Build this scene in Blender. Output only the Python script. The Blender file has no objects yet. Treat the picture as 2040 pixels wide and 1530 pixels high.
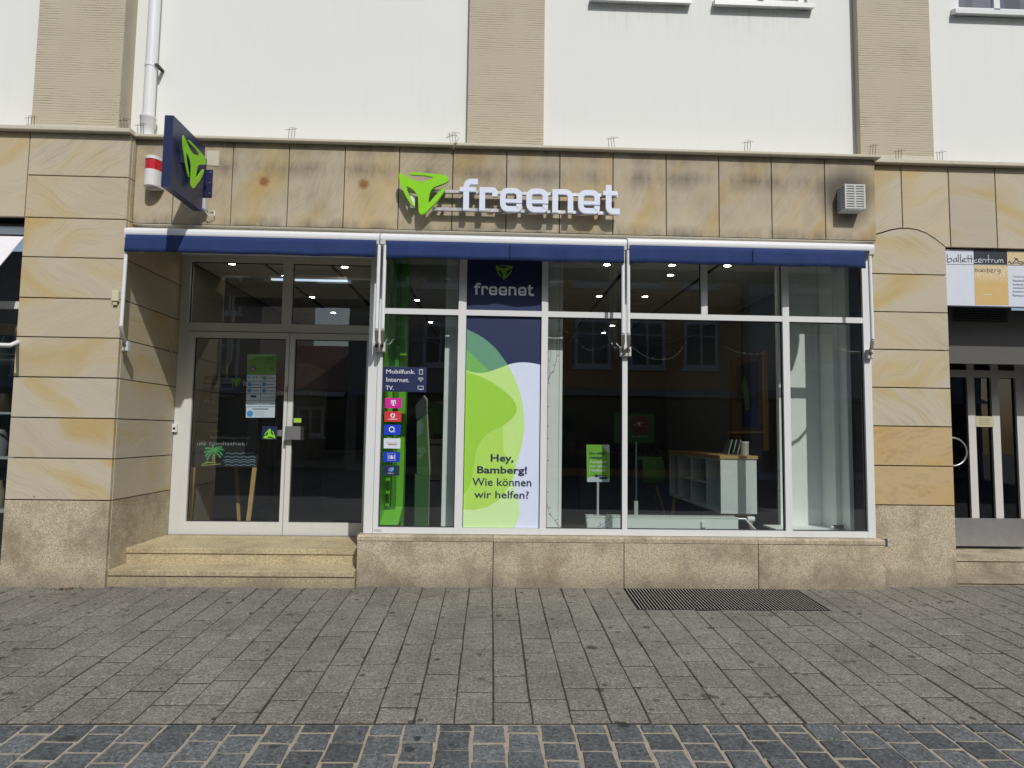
import bpy, math, random
from mathutils import Vector, Matrix
from mathutils.geometry import tessellate_polygon
random.seed(7)
R = math.radians
SC = bpy.context.scene
COL = SC.collection

# ------------------------------------------------------------------ camera
CAM = Vector((0.0, -5.7, 1.317))
FPX = 1304.4                      # focal length in photo pixels (2040 wide)
MR = Matrix(((0.9993350, 0.0324552, -0.0166178), (-0.0336006, 0.9966890, -0.0740414), (0.0141597, 0.0745505, 0.9971167)))
cam = bpy.data.cameras.new("camera")
cam.sensor_width = 36; cam.lens = FPX / 2040 * 36; cam.clip_start = .05; cam.clip_end = 500
camo = bpy.data.objects.new("camera", cam); COL.objects.link(camo)
rt, fw, up = MR.col[0], MR.col[1], MR.col[2]
camo.matrix_world = Matrix(((rt[0], up[0], -fw[0], CAM[0]), (rt[1], up[1], -fw[1], CAM[1]), (rt[2], up[2], -fw[2], CAM[2]), (0, 0, 0, 1)))
SC.camera = camo

# ------------------------------------------------------------------ light
SUN = Vector((-.36, 1.0, -1.03)).normalized()     # the way the light travels
w = bpy.data.worlds.new("World"); SC.world = w; w.use_nodes = True
nt = w.node_tree; bg = nt.nodes['Background']
sky = nt.nodes.new('ShaderNodeTexSky'); sky.sky_type = 'NISHITA'; sky.sun_disc = False
to_sun = -SUN
sky.sun_elevation = math.asin(to_sun.z); sky.sun_rotation = math.atan2(to_sun.x, to_sun.y)
sky.air_density = 1.2; sky.dust_density = 2.0; sky.ozone_density = 1.0
nt.links.new(sky.outputs[0], bg.inputs[0]); bg.inputs[1].default_value = .095
sl = bpy.data.lights.new("sun", 'SUN'); sl.energy = 3.05; sl.angle = R(.55); sl.color = (1, .97, .925)
so = bpy.data.objects.new("sun", sl); COL.objects.link(so)
so.rotation_euler = SUN.to_track_quat('-Z', 'Y').to_euler(); so.location = (3, -12, 12)
SC.view_settings.view_transform = 'Standard'; SC.view_settings.look = 'None'
SC.view_settings.exposure = 0.0; SC.view_settings.gamma = 1.0; SC.view_settings.use_curve_mapping = False
SC.cycles.max_bounces = 8; SC.cycles.transparent_max_bounces = 16; SC.cycles.glossy_bounces = 4
SC.cycles.caustics_reflective = False; SC.cycles.caustics_refractive = False

# ------------------------------------------------------------------ measuring
def at(px, py, Y=0.0):
    "where the line of sight through photo pixel (px,py) meets the plane y=Y -> (x,z)"
    d = MR @ Vector(((px - 1020) / FPX, 1, -(py - 765) / FPX)); t = (Y - CAM.y) / d.y
    return (CAM.x + d.x * t, CAM.z + d.z * t)
def P(lst, Y, ox=0, oy=0, k=1.0): return [at(ox + a / k, oy + b / k, Y) for a, b in lst]
GS = .047
def gz(y): return GS * y if y > -6 else GS * -6

# ------------------------------------------------------------------ mesh builder
class MB:
    def __init__(s): s.v = []; s.f = []; s.sm = []
    def add(s, vs, fs, smooth=False):
        n = len(s.v); s.v += [tuple(v) for v in vs]
        for f in fs: s.f.append([n + i for i in f]); s.sm.append(smooth)
        return s
    def box(s, x0, x1, y0, y1, z0, z1, c=0.0):
        if c <= 0:
            return s.add([(x0,y0,z0),(x1,y0,z0),(x1,y1,z0),(x0,y1,z0),(x0,y0,z1),(x1,y0,z1),(x1,y1,z1),(x0,y1,z1)],
                [(0,3,2,1),(4,5,6,7),(0,1,5,4),(1,2,6,5),(2,3,7,6),(3,0,4,7)])
        return s.prism([(x0,z0),(x1,z0),(x1,z1),(x0,z1)], y0, y1, c)
    def prism(s, poly, y0, y1, c=0.0):
        "poly in (x,z); front at y0 (towards the street), back at y1; c = chamfer of the front edge"
        n = len(poly); a = sum(poly[i][0]*poly[(i+1)%n][1] - poly[(i+1)%n][0]*poly[i][1] for i in range(n))
        if a < 0: poly = poly[::-1]
        tri = tessellate_polygon([[Vector((p[0], p[1], 0)) for p in poly]])
        def inset(pl, d):
            o = []
            for i in range(n):
                p0, p1, p2 = Vector(pl[i-1]), Vector(pl[i]), Vector(pl[(i+1)%n])
                e1 = (p1-p0).normalized(); e2 = (p2-p1).normalized()
                m = Vector((-e1.y-e2.y, e1.x+e2.x)); L = m.length
                m = m/L if L > 1e-6 else Vector((-e1.y, e1.x))
                q = max(.35, m.dot(Vector((-e1.y, e1.x))))
                o.append((p1.x + m.x*d/q, p1.y + m.y*d/q))
            return o
        fr = inset(poly, c) if c > 0 else poly
        vs = [(p[0], y0, p[1]) for p in fr]
        fs = []
        def orient(t, ref):
            (ax,az),(bx,bz),(cx,cz) = ref[t[0]], ref[t[1]], ref[t[2]]
            return t if (bx-ax)*(cz-az)-(bz-az)*(cx-ax) > 0 else (t[0],t[2],t[1])
        for t in tri: fs.append(tuple(orient(t, poly)))
        if n == 4: fs = [(0,1,2,3)]
        rings = [0]
        if c > 0:
            vs += [(p[0], y0+c, p[1]) for p in poly]; rings.append(n)
        b = len(vs); vs += [(p[0], y1, p[1]) for p in poly]; rings.append(b)
        for r0, r1 in zip(rings, rings[1:]):
            for i in range(n):
                j = (i+1) % n; fs.append((r0+j, r0+i, r1+i, r1+j))
        fs += [tuple(b+i for i in reversed(t)) for t in (fs[:1] if n == 4 else [tuple(orient(t, poly)) for t in tri])]
        return s.add(vs, fs)
    def tube(s, pts, r, n=8, smooth=True, cap=True):
        pts = [Vector(p) for p in pts]; rings = []; prev = None; vs = []; fs = []
        for i, p in enumerate(pts):
            d = ((pts[min(i+1, len(pts)-1)] - p).normalized() + (p - pts[max(i-1, 0)]).normalized())
            d = d.normalized() if d.length > 1e-6 else Vector((0,0,1))
            u = prev if prev else (Vector((1,0,0)) if abs(d.x) < .8 else Vector((0,0,1)))
            u = (u - d*u.dot(d)).normalized(); v = d.cross(u); prev = u
            rr = r[i] if isinstance(r, (list, tuple)) else r
            vs += [p + (u*math.cos(2*math.pi*k/n) + v*math.sin(2*math.pi*k/n))*rr for k in range(n)]
        for i in range(len(pts)-1):
            for k in range(n):
                a, b = i*n+k, i*n+(k+1)%n; fs.append((a, b, b+n, a+n))
        s.add(vs, fs, smooth)
        if cap: s.add(vs[:n], [tuple(reversed(range(n)))]); s.add(vs[-n:], [tuple(range(n))])
        return s
    def ribbon(s, path, wd, y0, y1, rad=0.0, seg=6):
        "a stroke of width wd along a path in (x,z), corners rounded, thickness y0..y1"
        pts = [Vector(p) for p in path]
        if rad > 0:
            q = [pts[0]]
            for i in range(1, len(pts)-1):
                a, b, c = pts[i-1], pts[i], pts[i+1]
                r_ = min(rad, (a-b).length*.49, (c-b).length*.49)
                p0 = b+(a-b).normalized()*r_; p1 = b+(c-b).normalized()*r_
                for k in range(seg+1):
                    t = k/seg; q.append(p0*(1-t)**2 + b*2*t*(1-t) + p1*t*t)
            q.append(pts[-1]); pts = q
        L, Rr = [], []
        for i, p in enumerate(pts):
            e1 = (p-pts[i-1]).normalized() if i else (pts[1]-p).normalized()
            e2 = (pts[i+1]-p).normalized() if i < len(pts)-1 else e1
            m = Vector((-e1.y-e2.y, e1.x+e2.x)).normalized(); q = max(.5, m.dot(Vector((-e1.y, e1.x))))
            L.append(p+m*wd/2/q); Rr.append(p-m*wd/2/q)
        return s.strip(L, Rr, y0, y1)
    def strip(s, L, Rr, y0, y1):
        n = len(L); vs = [(p.x, y0, p.y) for p in L]+[(p.x, y0, p.y) for p in Rr]+[(p.x, y1, p.y) for p in L]+[(p.x, y1, p.y) for p in Rr]
        fs = []
        for i in range(n-1):
            fs += [(i, n+i, n+i+1, i+1), (2*n+i, 2*n+i+1, 3*n+i+1, 3*n+i), (i, i+1, 2*n+i+1, 2*n+i), (n+i, 3*n+i, 3*n+i+1, n+i+1)]
        fs += [(0, 2*n, 3*n, n), (n-1, 2*n-1, 4*n-1, 3*n-1)]
        return s.add(vs, fs)
    def cyl_y(s, x, z, r, y0, y1, n=20):
        return s.prism([(x+r*math.cos(2*math.pi*k/n), z+r*math.sin(2*math.pi*k/n)) for k in range(n)], y0, y1)
    def xprof(s, prof, x0, x1, smooth=False):
        "profile in (y,z) extruded along x"
        n = len(prof)
        a = sum(prof[i][0]*prof[(i+1)%n][1]-prof[(i+1)%n][0]*prof[i][1] for i in range(n))
        if a < 0: prof = prof[::-1]
        vs = [(x0,p[0],p[1]) for p in prof]+[(x1,p[0],p[1]) for p in prof]
        fs = [tuple(reversed(range(n))), tuple(range(n, 2*n))]+[(i, (i+1)%n, (i+1)%n+n, i+n) for i in range(n)]
        return s.add(vs, fs, smooth)
    def xform(s, M):
        s.v = [tuple(M @ Vector(v)) for v in s.v]; return s

WL = {}
def wloc(o): return WL.get(o.name, Vector((0,0,0))) if o else Vector((0,0,0))
def empty(name, loc, label, cat, group=None):
    o = bpy.data.objects.new(name, None); COL.objects.link(o); o.location = loc; WL[o.name] = Vector(loc)
    o.empty_display_size = .1; tag(o, label, cat, group); return o
def tag(o, label=None, cat=None, group=None, kind=None):
    if label: o['label'] = label
    if cat: o['category'] = cat
    if group: o['group'] = group
    if kind: o['kind'] = kind
    return o
def build(mb, name, mat, parent=None, kind=None, label=None, cat=None, group=None):
    xs = [v[0] for v in mb.v]; ys = [v[1] for v in mb.v]; zs = [v[2] for v in mb.v]
    o0 = Vector(((min(xs)+max(xs))/2, (min(ys)+max(ys))/2, min(zs)))
    me = bpy.data.meshes.new(name); me.from_pydata([Vector(v)-o0 for v in mb.v], [], mb.f)
    me.polygons.foreach_set('use_smooth', mb.sm); me.update(); me.materials.append(mat)
    o = bpy.data.objects.new(name, me); COL.objects.link(o); WL[o.name] = o0
    if parent: o.parent = parent
    o.location = o0 - wloc(parent)
    return tag(o, label, cat, group, kind)
def copy_tree(o, parent=None, loc=None, label=None):
    c = o.copy(); COL.objects.link(c); c.parent = parent
    if loc is not None: c.location = loc; WL[c.name] = Vector(loc)
    if label: c['label'] = label
    for ch in [x for x in COL.objects if x.parent == o]: copy_tree(ch, c)
    return c

# ------------------------------------------------------------------ materials
class NT:
    def __init__(s, name):
        s.m = bpy.data.materials.new(name); s.m.use_nodes = True; s.t = s.m.node_tree; s.t.nodes.clear()
        s.out = s.t.nodes.new('ShaderNodeOutputMaterial'); s.b = s.t.nodes.new('ShaderNodeBsdfPrincipled')
        s.t.links.new(s.b.outputs[0], s.out.inputs[0])
    def n(s, ty, **k):
        nd = s.t.nodes.new('ShaderNode'+ty)
        for a, v in k.items():
            if a.startswith('i_'):
                key = a[2:]; nd.inputs[int(key) if key.isdigit() else key.replace('_', ' ')].default_value = v
            else: setattr(nd, a, v)
        return nd
    def l(s, a, b): s.t.links.new(a, b); return s
    def pos(s): return s.n('NewGeometry').outputs['Position']
    def noise(s, vec, scale, detail=4, rough=.55, dist=0):
        nd = s.n('TexNoise', i_Scale=scale, i_Detail=detail, i_Roughness=rough, i_Distortion=dist); s.l(vec, nd.inputs['Vector']); return nd.outputs['Fac']
    def ramp(s, fac, stops, interp='LINEAR'):
        nd = s.n('ValToRGB'); cr = nd.color_ramp; cr.interpolation = interp
        while len(cr.elements) < len(stops): cr.elements.new(.5)
        for e, (p, c) in zip(cr.elements, stops):
            e.position = p; e.color = tuple(c)+(1,) if len(c) == 3 else c
        s.l(fac, nd.inputs[0]); return nd.outputs[0]
    def mix(s, fac, a, b, mode='MIX'):
        nd = s.n('Mix', data_type='RGBA', blend_type=mode)
        for sock, v in ((nd.inputs[0], fac), (nd.inputs[6], a), (nd.inputs[7], b)):
            if isinstance(v, (int, float)): sock.default_value = v
            elif isinstance(v, tuple): sock.default_value = v+(1,) if len(v) == 3 else v
            else: s.l(v, sock)
        return nd.outputs[2]
    def math(s, op, a, b=None, clamp=False):
        nd = s.n('Math', operation=op, use_clamp=clamp)
        for i, v in enumerate((a, b)):
            if v is None: continue
            if isinstance(v, (int, float)): nd.inputs[i].default_value = v
            else: s.l(v, nd.inputs[i])
        return nd.outputs[0]
    def vmath(s, op, a, b=None):
        nd = s.n('VectorMath', operation=op)
        for i, v in enumerate((a, b)):
            if v is None: continue
            if isinstance(v, tuple): nd.inputs[i].default_value = v
            else: s.l(v, nd.inputs[i])
        return nd
    def bump(s, h, strength=.3, dist=.01):
        nd = s.n('Bump', i_Strength=strength, i_Distance=dist); s.l(h, nd.inputs['Height']); s.l(nd.outputs[0], s.b.inputs['Normal'])
    def rnd(s): return s.n('ObjectInfo').outputs['Random']
    def shifted(s):
        "world position moved by a random amount per object"
        r = s.rnd(); c = s.n('CombineXYZ'); s.l(s.math('MULTIPLY', r, 37.0), c.inputs[0]); s.l(s.math('MULTIPLY', r, 91.0), c.inputs[1]); s.l(s.math('MULTIPLY', r, 53.0), c.inputs[2])
        return s.vmath('ADD', s.pos(), c.outputs[0]).outputs[0]
    def fin(s, col=None, rough=None, metal=None, spec=None):
        if col is not None:
            if isinstance(col, tuple): s.b.inputs['Base Color'].default_value = col+(1,)
            else: s.l(col, s.b.inputs['Base Color'])
        if rough is not None:
            if isinstance(rough, (int, float)): s.b.inputs['Roughness'].default_value = rough
            else: s.l(rough, s.b.inputs['Roughness'])
        if metal is not None: s.b.inputs['Metallic'].default_value = metal
        if spec is not None: s.b.inputs['Specular IOR Level'].default_value = spec
        return s.m

def plain(name, col, rough=.5, metal=0.0, var=.08, scale=14, bump=.05, bscale=60, spec=.5):
    n = NT(name); p = n.pos()
    f = n.noise(p, scale, 5, .6)
    c = n.mix(f, tuple(x*(1-var*1.6) for x in col), tuple(min(1, x*(1+var)) for x in col))
    if bump: n.bump(n.noise(p, bscale, 3), bump, .004)
    r = n.math('ADD', n.math('MULTIPLY', n.noise(p, scale*2, 3), .2), rough-.1)
    return n.fin(c, r, metal, spec)

ANG_S = 1
def sandstone(name, grime=False, warm=0.0, grimeh=None):
    n = NT(name); p = n.shifted(); r = n.rnd()
    if grime is False:
        sg = n.math('GREATER_THAN', n.math('FRACT', n.math('MULTIPLY', r, 7.31)), .42)
        ang = n.math('MULTIPLY', n.math('ADD', n.math('MULTIPLY', r, .45), .30), n.math('SUBTRACT', n.math('MULTIPLY', sg, 2.0), 1.0))
    else: ang = n.math('ADD', n.math('MULTIPLY', r, ANG_S*.25), ANG_S*.85)
    rot = n.n('VectorRotate', rotation_type='Y_AXIS'); n.l(p, rot.inputs['Vector']); n.l(ang, rot.inputs['Angle'])
    warp = n.n('TexNoise', i_Scale=1.3, i_Detail=2.0); n.l(rot.outputs[0], warp.inputs['Vector'])
    wv = n.vmath('MULTIPLY', n.vmath('SUBTRACT', warp.outputs['Color'], (.5,.5,.5)).outputs[0], ((.34,)*3 if grime else (.55,)*3)).outputs[0]
    q = n.vmath('ADD', rot.outputs[0], wv).outputs[0]
    st = n.vmath('MULTIPLY', q, (1.1, 1.1, 4.2)).outputs[0]
    big = n.noise(st, .95, 2, .5)
    fine = n.noise(n.vmath('MULTIPLY', q, (1.6, 1.6, 34.0)).outputs[0], 2.0, 6, .62)
    base = n.ramp(big, [(.28, (.475,.425,.335)), (.48, (.505,.455,.355)), (.60, (.495,.42,.275)), (.74, (.485,.37,.17))])
    lines = n.ramp(fine, [(.28, (.76,.73,.68)), (.45, (.96,.95,.93)), (.58, (1.02,1.01,.98)), (.72, (1.0,.94,.80))])
    c = n.mix(n.math('ADD', n.math('MULTIPLY', n.math('FRACT', n.math('MULTIPLY', r, 13.7)), .6), .3), base, lines, 'MULTIPLY')
    # tone per slab
    tone = n.ramp(r, [(0, (.93,.92,.92)), (.35, (1.03,1.0,.95)), (.7, (.98,.99,1.0)), (1, (1.06,1.0,.9))])
    c = n.mix(1.0, c, tone, 'MULTIPLY')
    if warm: c = n.mix(1.0, n.mix(warm, c, (.50,.34,.14), 'MIX'), n.ramp(n.noise(st, 5, 5, .7), [(.3, (.82,.76,.66)), (.5, (1,1,1)), (.7, (1.05,.98,.85))]), 'MULTIPLY')
    grain = n.noise(n.pos(), 230, 2)
    c = n.mix(.35, c, n.ramp(grain, [(.3, (.8,.8,.8)), (.7, (1.1,1.1,1.1))]), 'MULTIPLY')
    # small rust pits
    vo = n.n('TexVoronoi', i_Scale=1.9); n.l(n.pos(), vo.inputs['Vector'])
    dd = n.math('ADD', vo.outputs['Distance'], n.math('MULTIPLY', n.noise(n.pos(), 45, 3), .05))
    pit = n.ramp(dd, [(.040, (1,1,1)), (.054, (0,0,0))]); c = n.mix(n.math('MULTIPLY', pit, .75), c, (.16,.09,.045))
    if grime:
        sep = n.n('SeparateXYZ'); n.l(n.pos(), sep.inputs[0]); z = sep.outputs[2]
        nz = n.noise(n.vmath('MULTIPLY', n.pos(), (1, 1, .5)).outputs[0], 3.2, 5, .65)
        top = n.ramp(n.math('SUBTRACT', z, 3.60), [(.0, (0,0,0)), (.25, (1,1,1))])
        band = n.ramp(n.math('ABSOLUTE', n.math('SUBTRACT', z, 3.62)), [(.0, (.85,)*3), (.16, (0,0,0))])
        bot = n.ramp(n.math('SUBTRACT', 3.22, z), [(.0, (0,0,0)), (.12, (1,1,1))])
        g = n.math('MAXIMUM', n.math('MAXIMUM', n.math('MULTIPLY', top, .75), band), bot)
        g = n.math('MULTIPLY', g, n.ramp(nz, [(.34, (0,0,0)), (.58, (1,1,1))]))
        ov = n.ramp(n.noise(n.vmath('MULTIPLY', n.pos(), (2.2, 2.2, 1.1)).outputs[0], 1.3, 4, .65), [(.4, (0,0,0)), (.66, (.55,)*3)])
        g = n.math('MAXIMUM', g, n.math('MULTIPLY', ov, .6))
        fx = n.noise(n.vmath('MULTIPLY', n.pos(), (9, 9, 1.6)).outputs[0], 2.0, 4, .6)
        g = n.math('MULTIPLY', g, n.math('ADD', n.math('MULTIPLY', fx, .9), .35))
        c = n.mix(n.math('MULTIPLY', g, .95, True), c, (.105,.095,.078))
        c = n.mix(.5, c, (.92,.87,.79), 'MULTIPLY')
        # soot round the vent grille
        dv = n.vmath('LENGTH', n.vmath('MULTIPLY', n.vmath('SUBTRACT', n.pos(), (3.20, 0, 3.50)).outputs[0], (1.0, 0, .95)).outputs[0])
        so_ = n.math('MULTIPLY', n.ramp(n.math('ADD', dv.outputs['Value'], n.math('MULTIPLY', nz, .1)), [(.20, (1,1,1)), (.36, (0,0,0))]), .8)
        c = n.mix(so_, c, (.05,.045,.04))
        for (sx, sz) in ((-2.03, 3.50), (-1.155, 3.50)):
            dv = n.vmath('LENGTH', n.vmath('SUBTRACT', n.pos(), (sx, 0, sz)).outputs[0])
            sp = n.math('MULTIPLY', n.ramp(n.math('ADD', dv.outputs['Value'], n.math('MULTIPLY', n.noise(n.pos(), 38, 4, .7), .07)), [(.06, (1,1,1)), (.095, (0,0,0))]), .95)
            c = n.mix(sp, c, (.24,.11,.04))
    n.bump(n.math('ADD', fine, n.math('MULTIPLY', grain, .5)), .18, .004)
    return n.fin(c, .78, spec=.3)

def granite(name, base=(.475,.42,.32), stain=.6):
    n = NT(name); p = n.shifted(); q = n.pos()
    v = n.n('TexVoronoi', i_Scale=210.0); n.l(q, v.inputs['Vector'])
    s1 = n.n('SeparateColor'); n.l(v.outputs['Color'], s1.inputs[0])
    spk = n.ramp(s1.outputs[0], [(0, (.45,.42,.38)), (.14, (.68,.66,.62)), (.45, (.95,.94,.90)), (.8, (1.18,1.16,1.12)), (1, (1.4,1.37,1.3))])
    c = n.mix(1.0, base, spk, 'MULTIPLY')
    med = n.noise(q, 60, 3); c = n.mix(.5, c, n.ramp(med, [(.35, (.78,.76,.72)), (.65, (1.15,1.13,1.08))]), 'MULTIPLY')
    big = n.noise(p, 2.6, 5, .62); big2 = n.noise(n.vmath('ADD', q, (5, 3, 9)).outputs[0], 4.2, 5, .7)
    c = n.mix(n.math('MULTIPLY', n.ramp(big, [(.46, (0,0,0)), (.66, (1,1,1))]), stain), c, (.15,.105,.065))
    c = n.mix(n.math('MULTIPLY', n.ramp(big2, [(.5, (0,0,0)), (.75, (1,1,1))]), .5), c, (.20,.17,.14))
    sep = n.n('SeparateXYZ'); n.l(q, sep.inputs[0])
    low = n.math('MULTIPLY', n.ramp(sep.outputs[2], [(.0, (1,1,1)), (.17, (0,0,0))]), n.math('ADD', big2, .25))
    c = n.mix(n.math('MULTIPLY', low, .7, True), c, (.13,.115,.095))
    n.bump(s1.outputs[0], .12, .002)
    return n.fin(c, .7, spec=.35)

def paving(name, a, b, gum=True, scale=120):
    n = NT(name); q = n.pos(); r = n.rnd()
    v = n.n('TexVoronoi', i_Scale=float(scale)); n.l(q, v.inputs['Vector']); s1 = n.n('SeparateColor'); n.l(v.outputs['Color'], s1.inputs[0])
    c = n.mix(r, a, b)
    c = n.mix(1.0, c, n.ramp(s1.outputs[0], [(0, (.55,)*3), (.3, (.88,.88,.87)), (.75, (1.1,1.1,1.08)), (1, (1.6,1.58,1.52))]), 'MULTIPLY')
    wear = n.noise(q, 1.7, 5, .6); c = n.mix(.55, c, n.ramp(wear, [(.35, (.72,.71,.70)), (.6, (1.08,1.07,1.05))]), 'MULTIPLY')
    w2 = n.noise(n.shifted(), 9, 5, .65); c = n.mix(.6, c, n.ramp(w2, [(.3, (.74,.73,.73)), (.6, (1.06,1.06,1.05))]), 'MULTIPLY')
    if gum:
        for sc, th, off in ((3.1, .080, (0,0,0)), (5.0, .10, (3.3,8.1,0)), (1.9, .07, (7.7,2.9,0))):
            vo = n.n('TexVoronoi', i_Scale=sc, voronoi_dimensions='2D'); n.l(n.vmath('ADD', q, off).outputs[0], vo.inputs['Vector'])
            sc2 = n.n('SeparateColor'); n.l(vo.outputs['Color'], sc2.inputs[0])
            lim = n.math('MULTIPLY', n.math('SUBTRACT', sc2.outputs[0], .25), th*1.5)
            d = n.math('ADD', vo.outputs['Distance'], n.math('MULTIPLY', n.noise(q, 70, 2), .03*1))
            m = n.math('MULTIPLY', n.math('SUBTRACT', n.math('ADD', lim, .012), d), 70.0, True)
            c = n.mix(n.math('MULTIPLY', m, n.math('ADD', n.math('MULTIPLY', sc2.outputs[1], .5), .35)), c, (.028,.028,.03))
    n.bump(n.math('ADD', s1.outputs[0], n.math('MULTIPLY', w2, 2)), .35, .003)
    return n.fin(c, .82, spec=.3)

def plaster_white():
    n = NT('white_plaster'); q = n.pos()
    f = n.noise(q, 1.1, 5, .6); c = n.mix(f, (.725,.74,.72), (.76,.775,.755))
    st = n.noise(n.vmath('MULTIPLY', q, (14, 14, .8)).outputs[0], 1.5, 4, .6)
    sep = n.n('SeparateXYZ'); n.l(q, sep.inputs[0])
    low = n.ramp(sep.outputs[2], [(3.9/10, (1,1,1)), (1, (0,0,0))])
    mm = n.math('SUBTRACT', 4.12, sep.outputs[2]); mm = n.math('MULTIPLY', n.math('MULTIPLY', mm, 3.0, True), st)
    c = n.mix(n.math('MULTIPLY', mm, .45), c, (.52,.50,.44))
    c = n.mix(n.math('MULTIPLY', n.ramp(st, [(.58, (0,0,0)), (.8, (1,1,1))]), .10), c, (.5,.49,.45))
    sb = n.math('MULTIPLY', n.math('SUBTRACT', sep.outputs[2], 5.02), 3.2, True)
    xr = n.math('SUBTRACT', 1.0, n.math('MULTIPLY', n.math('ABSOLUTE', n.math('SUBTRACT', n.math('ABSOLUTE', n.math('SUBTRACT', sep.outputs[0], 1.90)), .58)), 1.6, True))
    st2 = n.ramp(n.noise(n.vmath('MULTIPLY', q, (22, 22, 1.1)).outputs[0], 1.3, 4, .7), [(.48, (0,0,0)), (.72, (1,1,1))])
    c = n.mix(n.math('MULTIPLY', n.math('MULTIPLY', sb, xr, True), n.math('MULTIPLY', st2, .4)), c, (.36,.35,.31))
    h = n.math('ADD', n.noise(q, 26, 5, .65), n.math('MULTIPLY', n.noise(q, 3, 3), 1.5)); n.bump(h, .08, .010)
    return n.fin(c, .85, spec=.25)

def plaster_comb():
    n = NT('combed_plaster'); q = n.pos()
    wn = n.noise(n.vmath('MULTIPLY', q, (1.2, 1.2, 3)).outputs[0], 2.2, 3, .5)
    wn2 = n.noise(n.vmath('MULTIPLY', q, (5, 5, 20)).outputs[0], 2.2, 3, .6)
    sep = n.n('SeparateXYZ'); n.l(q, sep.inputs[0])
    ph = n.math('ADD', n.math('MULTIPLY', sep.outputs[2], 280.0), n.math('ADD', n.math('MULTIPLY', wn, 6.0), n.math('MULTIPLY', wn2, 2.2)))
    g = n.math('ADD', n.math('MULTIPLY', n.math('SINE', ph), .5), .5)
    patch = n.noise(n.vmath('MULTIPLY', q, (2.2, 2.2, 1.5)).outputs[0], 1.6, 3, .5)
    zb = n.noise(n.vmath('MULTIPLY', q, (.35, .35, 5.5)).outputs[0], 1.0, 2)
    amp = n.math('MULTIPLY', n.ramp(patch, [(.35, (1,1,1)), (.62, (.12,)*3)]), n.ramp(zb, [(.42, (1,1,1)), (.6, (.35,)*3)]))
    brk = n.ramp(n.noise(n.vmath('MULTIPLY', q, (9, 9, 60)).outputs[0], 1.0, 3), [(.38, (.15,)*3), (.55, (1,1,1))])
    amp = n.math('MULTIPLY', amp, brk)
    groove = n.math('MULTIPLY', n.math('POWER', g, 3.0), amp)
    base = n.mix(n.noise(q, 3, 4), (.455,.405,.30), (.505,.455,.35))
    c = n.mix(n.math('MULTIPLY', groove, .30), base, (.17,.13,.085))
    n.bump(n.math('SUBTRACT', n.math('MULTIPLY', n.noise(q, 30, 3), .3), groove), .6, .006)
    return n.fin(c, .9, spec=.2)

def fabric(name, col, dirt=0.0):
    n = NT(name); q = n.pos()
    c = n.mix(n.noise(q, 5, 4), tuple(x*.8 for x in col), tuple(x*1.15 for x in col))
    wv = n.n('TexWave', i_Scale=160.0, bands_direction='DIAGONAL'); n.l(q, wv.inputs['Vector'])
    n.bump(n.math('ADD', wv.outputs['Fac'], n.math('MULTIPLY', n.noise(n.vmath('MULTIPLY', q, (1, 1, .5)).outputs[0], 7, 4, .6), 22)), .3, .006)
    n.b.inputs['Sheen Weight'].default_value = .1
    return n.fin(c, .8, spec=.25)

def paint(name, col, rough=.42, dirt=.25):
    n = NT(name); q = n.pos()
    st = n.noise(n.vmath('MULTIPLY', q, (12, 12, 2)).outputs[0], 1.6, 5, .65)
    c = n.mix(n.math('MULTIPLY', n.ramp(st, [(.5, (0,0,0)), (.8, (1,1,1))]), dirt), col, tuple(x*.62 for x in col))
    n.bump(n.noise(q, 90, 2), .04, .002)
    return n.fin(c, rough, spec=.45)

def glass(name, tint=(.935,.96,.95), f0=.155):
    m = bpy.data.materials.new(name); m.use_nodes = True; t = m.node_tree; t.nodes.clear()
    o = t.nodes.new('ShaderNodeOutputMaterial'); mx = t.nodes.new('ShaderNodeMixShader')
    tr = t.nodes.new('ShaderNodeBsdfTransparent'); tr.inputs[0].default_value = tint+(1,)
    gl = t.nodes.new('ShaderNodeBsdfGlossy'); gl.inputs['Roughness'].default_value = .004; gl.inputs[0].default_value = (.95,.97,1,1)
    g = t.nodes.new('ShaderNodeNewGeometry'); d = t.nodes.new('ShaderNodeVectorMath'); d.operation = 'DOT_PRODUCT'
    t.links.new(g.outputs['Incoming'], d.inputs[0]); t.links.new(g.outputs['Normal'], d.inputs[1])
    def mt(op, a, b, cl=False):
        k = t.nodes.new('ShaderNodeMath'); k.operation = op; k.use_clamp = cl
        for i, v in enumerate((a, b)):
            if v is None: continue
            if isinstance(v, float): k.inputs[i].default_value = v
            else: t.links.new(v, k.inputs[i])
        return k.outputs[0]
    c = mt('ABSOLUTE', d.outputs['Value'], None); p5 = mt('POWER', mt('SUBTRACT', 1.0, c), 5.0)
    f = mt('ADD', mt('MULTIPLY', p5, 1-f0), f0, True)
    # only the street side of the pane reflects; its back face just passes light
    f = mt('MULTIPLY', f, mt('SUBTRACT', 1.0, g.outputs['Backfacing']))
    nz = t.nodes.new('ShaderNodeTexNoise'); nz.inputs['Scale'].default_value = 1.1; nz.inputs['Detail'].default_value = 1.0
    t.links.new(g.outputs['Position'], nz.inputs['Vector'])
    bp = t.nodes.new('ShaderNodeBump'); bp.inputs['Strength'].default_value = .12; bp.inputs['Distance'].default_value = .01
    t.links.new(nz.outputs[0], bp.inputs['Height']); t.links.new(bp.outputs[0], gl.inputs['Normal'])
    t.links.new(f, mx.inputs[0]); t.links.new(tr.outputs[0], mx.inputs[1]); t.links.new(gl.outputs[0], mx.inputs[2]); t.links.new(mx.outputs[0], o.inputs[0])
    return m

def emit(name, col, st):
    n = NT(name); n.b.inputs['Emission Color'].default_value = col+(1,); n.b.inputs['Emission Strength'].default_value = st
    return n.fin(col, .5)

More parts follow.
